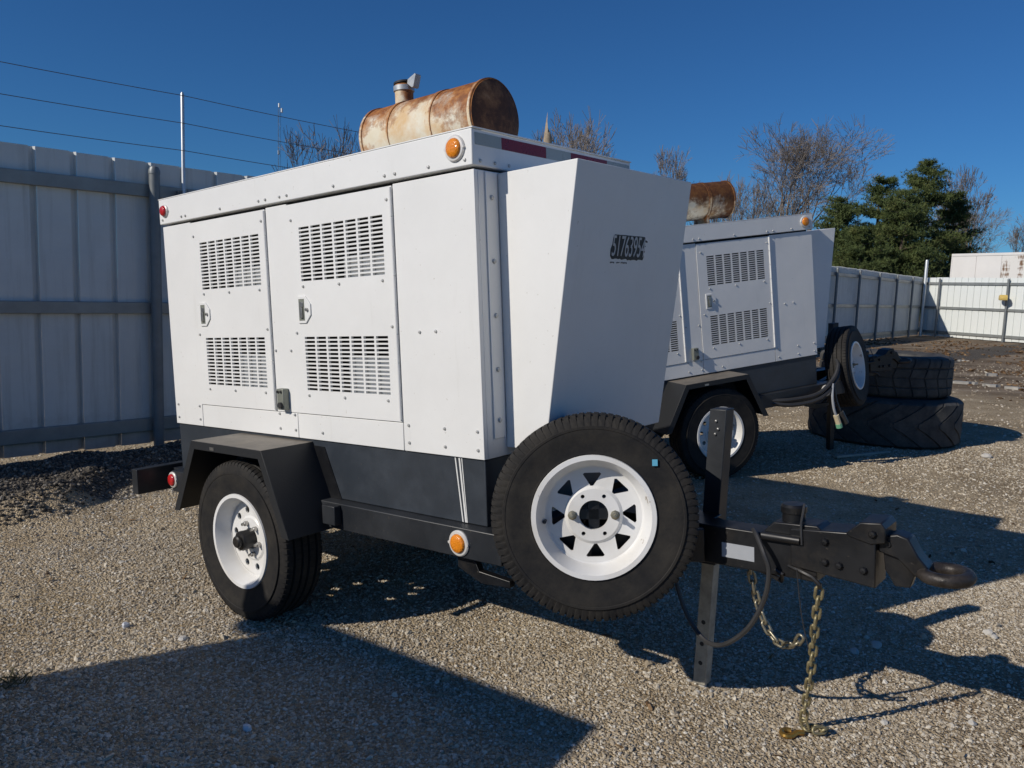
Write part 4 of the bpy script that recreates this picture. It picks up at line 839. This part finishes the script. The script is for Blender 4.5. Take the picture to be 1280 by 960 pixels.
def pine(label, base, height, rad, seed):
    rg = np.random.default_rng(seed); rd = random.Random(seed); root = empty('pine_tree', base); tag(root, label, 'tree', 'pines beyond the fence')
    tr = MB().tube([(0, 0, -.2), (rd.uniform(-.1, .1), 0, height * .5), (rd.uniform(-.2, .2), 0, height * .97)], [.17, .11, .02], 8)
    C = []; D = []
    z = .08
    while z < 1:
        nb = rd.randint(4, 6)
        for k in range(nb):
            a = rd.uniform(0, 6.28); fl = rad * (1 - z) ** .5 * rd.uniform(.55, 1.15) + .18
            d = Vector((math.cos(a), math.sin(a), rd.uniform(-.05, .35))).normalized(); p0 = Vector((0, 0, z * height)); n = 4; pts = [p0 + d * fl * i / n + Vector((0, 0, .10 * fl * (i / n) ** 2)) for i in range(n + 1)]
            tr.tube(pts, [.035, .028, .02, .014, .006], 4, cap=False)
            nt_ = int(56 * fl + 16)
            for _ in range(nt_):
                f = rg.uniform(.18, 1.05); b0 = p0 + d * fl * f + Vector((0, 0, .10 * fl * f * f)); sd = .08 + .20 * fl * f * .55
                C.append(np.array(b0) + np.array([rg.normal(0, sd), rg.normal(0, sd), rg.normal(.04, sd * .5)])); D.append(np.array(d))
        z += rd.uniform(.022, .05)
    C = np.array(C); D = np.array(D); n = len(C); per = 7
    dirs = rg.normal(0, 1, (n, per, 3)) + D[:, None, :] * .7 + np.array([0, 0, .55]); dirs /= np.linalg.norm(dirs, axis=2, keepdims=True)
    side = np.cross(dirs, rg.normal(0, 1, (n, per, 3))); side /= np.linalg.norm(side, axis=2, keepdims=True)
    ln = rg.uniform(.10, .21, (n, per, 1)); wd = rg.uniform(.010, .020, (n, per, 1))
    a = C[:, None, :] - side * wd; b = C[:, None, :] + side * wd; c = C[:, None, :] + dirs * ln
    V = np.stack([a, b, c], 2).reshape(-1, 3); F = np.arange(len(V)).reshape(-1, 3)
    me = bpy.data.meshes.new('crown'); me.from_pydata(V.tolist(), [], F.tolist()); me.materials.append(M['needle']); o = bpy.data.objects.new('crown', me); col.objects.link(o); o.parent = root
    tr.build('trunk', M['bark_pine'], root, fix=False); return root
def place(fn, label, u, v, depth, *a, **k):
    b, z = foot(u, v, depth); return fn(label, b, z - b[2], *a, **k)
big = place(bare_tree, 'tall wide bare tree with many rising stems above the shaded generator', 1000, 153, 48, 8.6, 5, stems=5, trunk_r=.17, fork=.22, levels=7)
rt = place(bare_tree, 'slender bare tree standing at the right of the pines', 1236, 208, 50, 5.2, 12, stems=1, trunk_r=.16, fork=.30)
lf = place(bare_tree, 'small dark bare treetop behind the wires, beside the distant mast', 397, 160, 34, 4.6, 21, stems=3, trunk_r=.10, fork=.30, levels=6)
def cp(src, label, u, v, depth, rz, h0):
    b, z = foot(u, v, depth); return tree_copy(src, b, (z - b[2]) / h0, rz, label)
hr = at(1236, 208, 50).z; hb = at(1000, 153, 48).z; hl = at(397, 160, 34).z
cp(rt, 'bare treetop rising over the middle of the front generator roof edge', 757, 158, 60, 1.1, hr); cp(rt, 'low bare treetop above the air hood of the front generator', 822, 186, 64, 2.7, hr)
cp(lf, 'thin bare saplings around the broken trunk', 700, 146, 42, .5, hl); cp(lf, 'bare scrub close behind the shaded generator silencer', 938, 222, 52, 3.5, hl)
cp(rt, 'pale bare brush above the roof of the white box trailer', 1275, 262, 70, 4.0, hr); cp(big, 'wide low bare tree behind the pines and the corner pole', 1205, 250, 66, 2.2, hb)
cp(lf, 'reddish bare brush left of the tall bare tree', 915, 248, 60, 1.9, hl)
pa = place(pine, 'tallest pine with a broad rounded top in the row of pines', 1162, 205, 44, 2.5, 3)
pb = place(pine, 'middle pine with an open pointed top beside the tallest pine', 1104, 221, 43, 2.3, 4)
pc = place(pine, 'short bushy pine rising directly over the shaded generator hood', 1048, 250, 42, 2.0, 6)
pd = place(pine, 'dense mid height pine between two taller pines', 1133, 240, 41, 2.3, 8)
pe = place(pine, 'loose olive pine at the outer end of the pine row', 1196, 245, 46, 1.9, 9)
pf = place(pine, 'low dark pine standing behind the ribbed corner fence', 1078, 285, 40, 2.1, 10)
# broken trunk
sb_, sz = foot(686, 140, 26); sn = empty('broken_trunk', sb_); tag(sn, 'pale broken tree trunk splintered to a point above the generator roof', 'trunk')
mb = MB(); hs = sz - sb_[2]; rd = random.Random(3); ring = []
V = []; F = []; nseg = 12
for i, (f, r_) in enumerate(((0, .20), (.5, .17), (.84, .145), (.88, .14))):
    for k in range(nseg): a = 2 * math.pi * k / nseg; V.append((r_ * math.cos(a), r_ * math.sin(a), f * hs))
tops = [.90 + .10 * max(0, math.cos(2 * math.pi * k / nseg + 2.6)) ** 3 + rd.uniform(-.012, .012) for k in range(nseg)]
for k in range(nseg): a = 2 * math.pi * k / nseg; r_ = .13 * (1 - (tops[k] - .88) * 5); V.append((max(.01, r_) * math.cos(a), max(.01, r_) * math.sin(a), min(1, tops[k]) * hs))
for i in range(4):
    for k in range(nseg): F.append((i * nseg + k, i * nseg + (k + 1) % nseg, (i + 1) * nseg + (k + 1) % nseg, (i + 1) * nseg + k))
F.append(tuple(4 * nseg + k for k in range(nseg))); mb.add(V, F); mb.build('stem', M['bark_pale'], sn)
# distant mast
mb_, mz0 = foot(349, 128, 90); ms = empty('radio_mast', mb_); tag(ms, 'very thin distant radio mast with small antennas against the sky', 'mast'); h_ = mz0 - mb_[2]
mb = MB()
for k in range(3): a = k * 2.094; mb.tube([(.16 * math.cos(a), .16 * math.sin(a), 0), (.16 * math.cos(a), .16 * math.sin(a), h_ * .97)], .016, 4)
for i in range(40):
    z = h_ * .97 * i / 40; a0 = (i % 3) * 2.094; a1 = a0 + 2.094; mb.tube([(.16 * math.cos(a0), .16 * math.sin(a0), z), (.16 * math.cos(a1), .16 * math.sin(a1), z + h_ / 41)], .009, 3)
mb.build('lattice', M['post'], ms)
for z, x in ((h_ * .985, 0), (h_ * .96, .3), (h_ * .745, -.05)): MB().lathe([(.05, -.25), (.12, -.2), (.12, .2), (.05, .25)], (x, 0, z), (0, 0, 1), 8, caps=True).build('antenna', M['pole'], ms)

# ------------------------------------------------------------------ stand-in trailer added out of view, shaped to throw the shadow across the foreground
e1 = Vector((.829, -.559, 0)); sh = Vector((-.842, 3.539, 0)); HT = 2.10
c0 = sh + Vector((to_sun.x, to_sun.y, 0)) / math.tan(SUN_EL) / math.cos(SUN_EL) * HT
ct = empty('shadow_caster_trailer', (c0.x, c0.y, 0), (0, 0, math.atan2(e1.y, e1.x))); tag(ct, 'unseen stand-in shaped as a plain white cargo trailer, added to throw the long shadow across the gravel before the generator', 'trailer')
MB().box(0, 1.43, -3.3, 0, .45, HT - .03).build('body', M['white'], ct, bevel=.02); MB().box(-.012, 1.442, -3.31, .012, HT - .03 + .0005, HT).build('shadow_caster_roof', M['galv'], ct)  # body and roof of the unseen stand-in trailer
MB().box(.03, 1.40, -3.27, -.03, .02, .449).build('shadow_caster_skirt', M['chassis'], ct)
for x in (-.13, 1.56): tyre((x, -1.6, .34), (1 if x > 1 else -1, 0, 0), .34, RIM_R, .2, 'rib').build('wheel', M['rubber'], ct)
MB().box(.1, 1.33, .0005, .012, .5, HT - .15).build('door', M['white'], ct, bevel=.004)
pT = W1((-1.205, -.245, -.70)); kk = (HT + .04 - pT.z) / to_sun.z; pv = pT + to_sun * kk
lv = Matrix.Rotation(-math.atan2(e1.y, e1.x), 3, 'Z') @ (pv - ct.location)
print('dome_caster', lv)
MB().lathe([(.10, -.10), (.10, .0), (.09, .05), (.06, .09), (.001, .11)], (lv.x, lv.y, HT + .02), (0, 0, 1), 20).build('dome_shadow_caster', M['galv'], ct)  # dome added to throw the round shadow onto the wheel's tyre

# ------------------------------------------------------------------ loose things on the ground
def rock(label, u, v, size, seed, mat=None, group=None, name='stone', flat=.6):
    d = (FW + RT * ((u - 640) / CAM_F) + UP * ((480 - v) / CAM_F)); p = Vector((0, 0, CAM_H)) + d * (-CAM_H / d.z); p.z = gz(p.x, p.y)
    bm = bmesh.new(); bmesh.ops.create_icosphere(bm, subdivisions=2, radius=1); rd = random.Random(seed); k = [Vector((rd.gauss(0, 1), rd.gauss(0, 1), rd.gauss(0, 1))).normalized() for _ in range(9)]
    for v_ in bm.verts:
        n_ = v_.co.normalized(); s = 1.0
        for q in k: s = min(s, .72 / max(.3, n_.dot(q)) if n_.dot(q) > .6 else s)
        v_.co = Vector((n_.x * s * size, n_.y * s * size * .75, n_.z * s * size * flat))
    me = bpy.data.meshes.new(name); bm.to_mesh(me); bm.free(); me.materials.append(mat or M['pale_rock']); o = bpy.data.objects.new(name, me); col.objects.link(o)
    o.location = (p.x, p.y, p.z + size * flat * .35); o.rotation_euler = (0, 0, rd.uniform(0, 6)); tag(o, label, 'stone', group); return o
M['pale_rock'] = simple('pale_rock', (.50, .48, .44), .9, 0, .15, 20, .3, 40); M['white_chip'] = simple('white_chip', (.62, .64, .68), .7, 0, .08, 30)
rock('pale white chip lying in the dark foreground shadow', 309, 912, .022, 1, M['white_chip'], flat=.8)
rock('flat pale stone at the sunny edge below the rusty stain', 229, 800, .030, 2, flat=.35)
rock('small white pointed stone on sunlit gravel left of the shadow edge', 157, 784, .02, 3, M['white_chip'], flat=1.0)
rock('pale rock alone on the open sunlit gravel beyond the drawbar shadow', 1231, 584, .055, 4)
for i, (u, v, s) in enumerate(((1068, 815, .03), (1095, 808, .035), (1105, 905, .02), (1215, 905, .02), (1235, 795, .03), (1242, 800, .024))): rock('pale limestone cobble lying near the chain shadow', u, v, s, 20 + i, None, 'cobbles near the chain')
for i, (u, v, s) in enumerate(((868, 836, .018), (879, 858, .022), (897, 858, .02), (906, 850, .016), (872, 866, .014), (889, 866, .013), (862, 852, .014))): rock('pale crushed stone packed around the foot of the jack', u, v, s, 40 + i, None, 'stones at the jack foot')
# stick, concrete strip, weed
d = at(1047, 573, 1) - Vector((0, 0, CAM_H)); 
def gpt(u, v): d = at(u, v, 1) - Vector((0, 0, CAM_H)); k = (CAM_H - .085) / -d.z; p = Vector((0, 0, CAM_H)) + d * k; p.z = gz(p.x, p.y); return p
M['wood'] = simple('weathered_wood', (.42, .38, .31), .85, 0, .2, 12)
a, b = gpt(1044, 574), gpt(1112, 566); mid = (a + b) / 2; an = math.atan2(b.y - a.y, b.x - a.x); l_ = (b - a).length / 2
st = MB().box(-l_, l_, -.02, .02, .0, .022, Matrix.Rotation(.02, 4, 'Y')).build('wood_strip', M['wood'], None, bevel=.003); st.location = (mid.x, mid.y, mid.z); st.rotation_euler = (0, 0, an); tag(st, 'thin weathered wooden strip on the ground before the loader tyres', 'wood')
M['slab'] = simple('broken_concrete', (.36, .345, .31), .9, 0, .25, 5, .4, 25)
for i, (u0, v0, u1, v1) in enumerate(((1188, 479, 1222, 481), (1226, 483, 1252, 485), (1255, 486, 1279, 488), (1196, 452, 1212, 453), (1230, 470, 1246, 470))):
    a, b = gpt(u0, v0), gpt(u1, v1); mid = (a + b) / 2; an = math.atan2(b.y - a.y, b.x - a.x); l_ = (b - a).length / 2; rd = random.Random(i); pl = []
    for k in range(14): aa = 2 * math.pi * k / 14; pl.append((l_ * math.cos(aa) * rd.uniform(.6, 1.1), .10 * math.sin(aa) * rd.uniform(.4, 1.3)))
    s_ = MB().prism(pl, 'z', -.02, .045).build('concrete_slab', M['slab'], None); s_.location = mid; s_.rotation_euler = (0, 0, an); tag(s_, 'flat broken pale concrete piece in the littered mud before the far fence', 'slab', 'broken concrete in the mud')
M['straw'] = simple('dry_weed', (.10, .09, .045), .9, 0, .4, 15)
p = gpt(14, 826); p.z = gz(p.x, p.y); wd = empty('weed', p); tag(wd, 'small dry weed clump growing at the edge of the foreground shadow', 'plant'); rd = random.Random(8); mb = MB()
for k in range(60):
    a = rd.uniform(0, 6.28); r_ = rd.uniform(0, .07); l_ = rd.uniform(.03, .085); q = Vector((r_ * math.cos(a), r_ * math.sin(a), -.005)); dq = Vector((rd.gauss(0, .6), rd.gauss(0, .6), .7)).normalized(); s_ = dq.cross(Vector((rd.gauss(0, 1), rd.gauss(0, 1), .3))).normalized() * .003
    mb.add([q - s_, q + s_, q + dq * l_ * .6 + s_ * .8, q + dq * l_ * .6 - s_ * .8, q + dq * l_ + Vector((0, 0, -.01))], [(0, 1, 2, 3), (3, 2, 4)])
mb.build('blades', M['straw'], wd, smooth=0, fix=False)
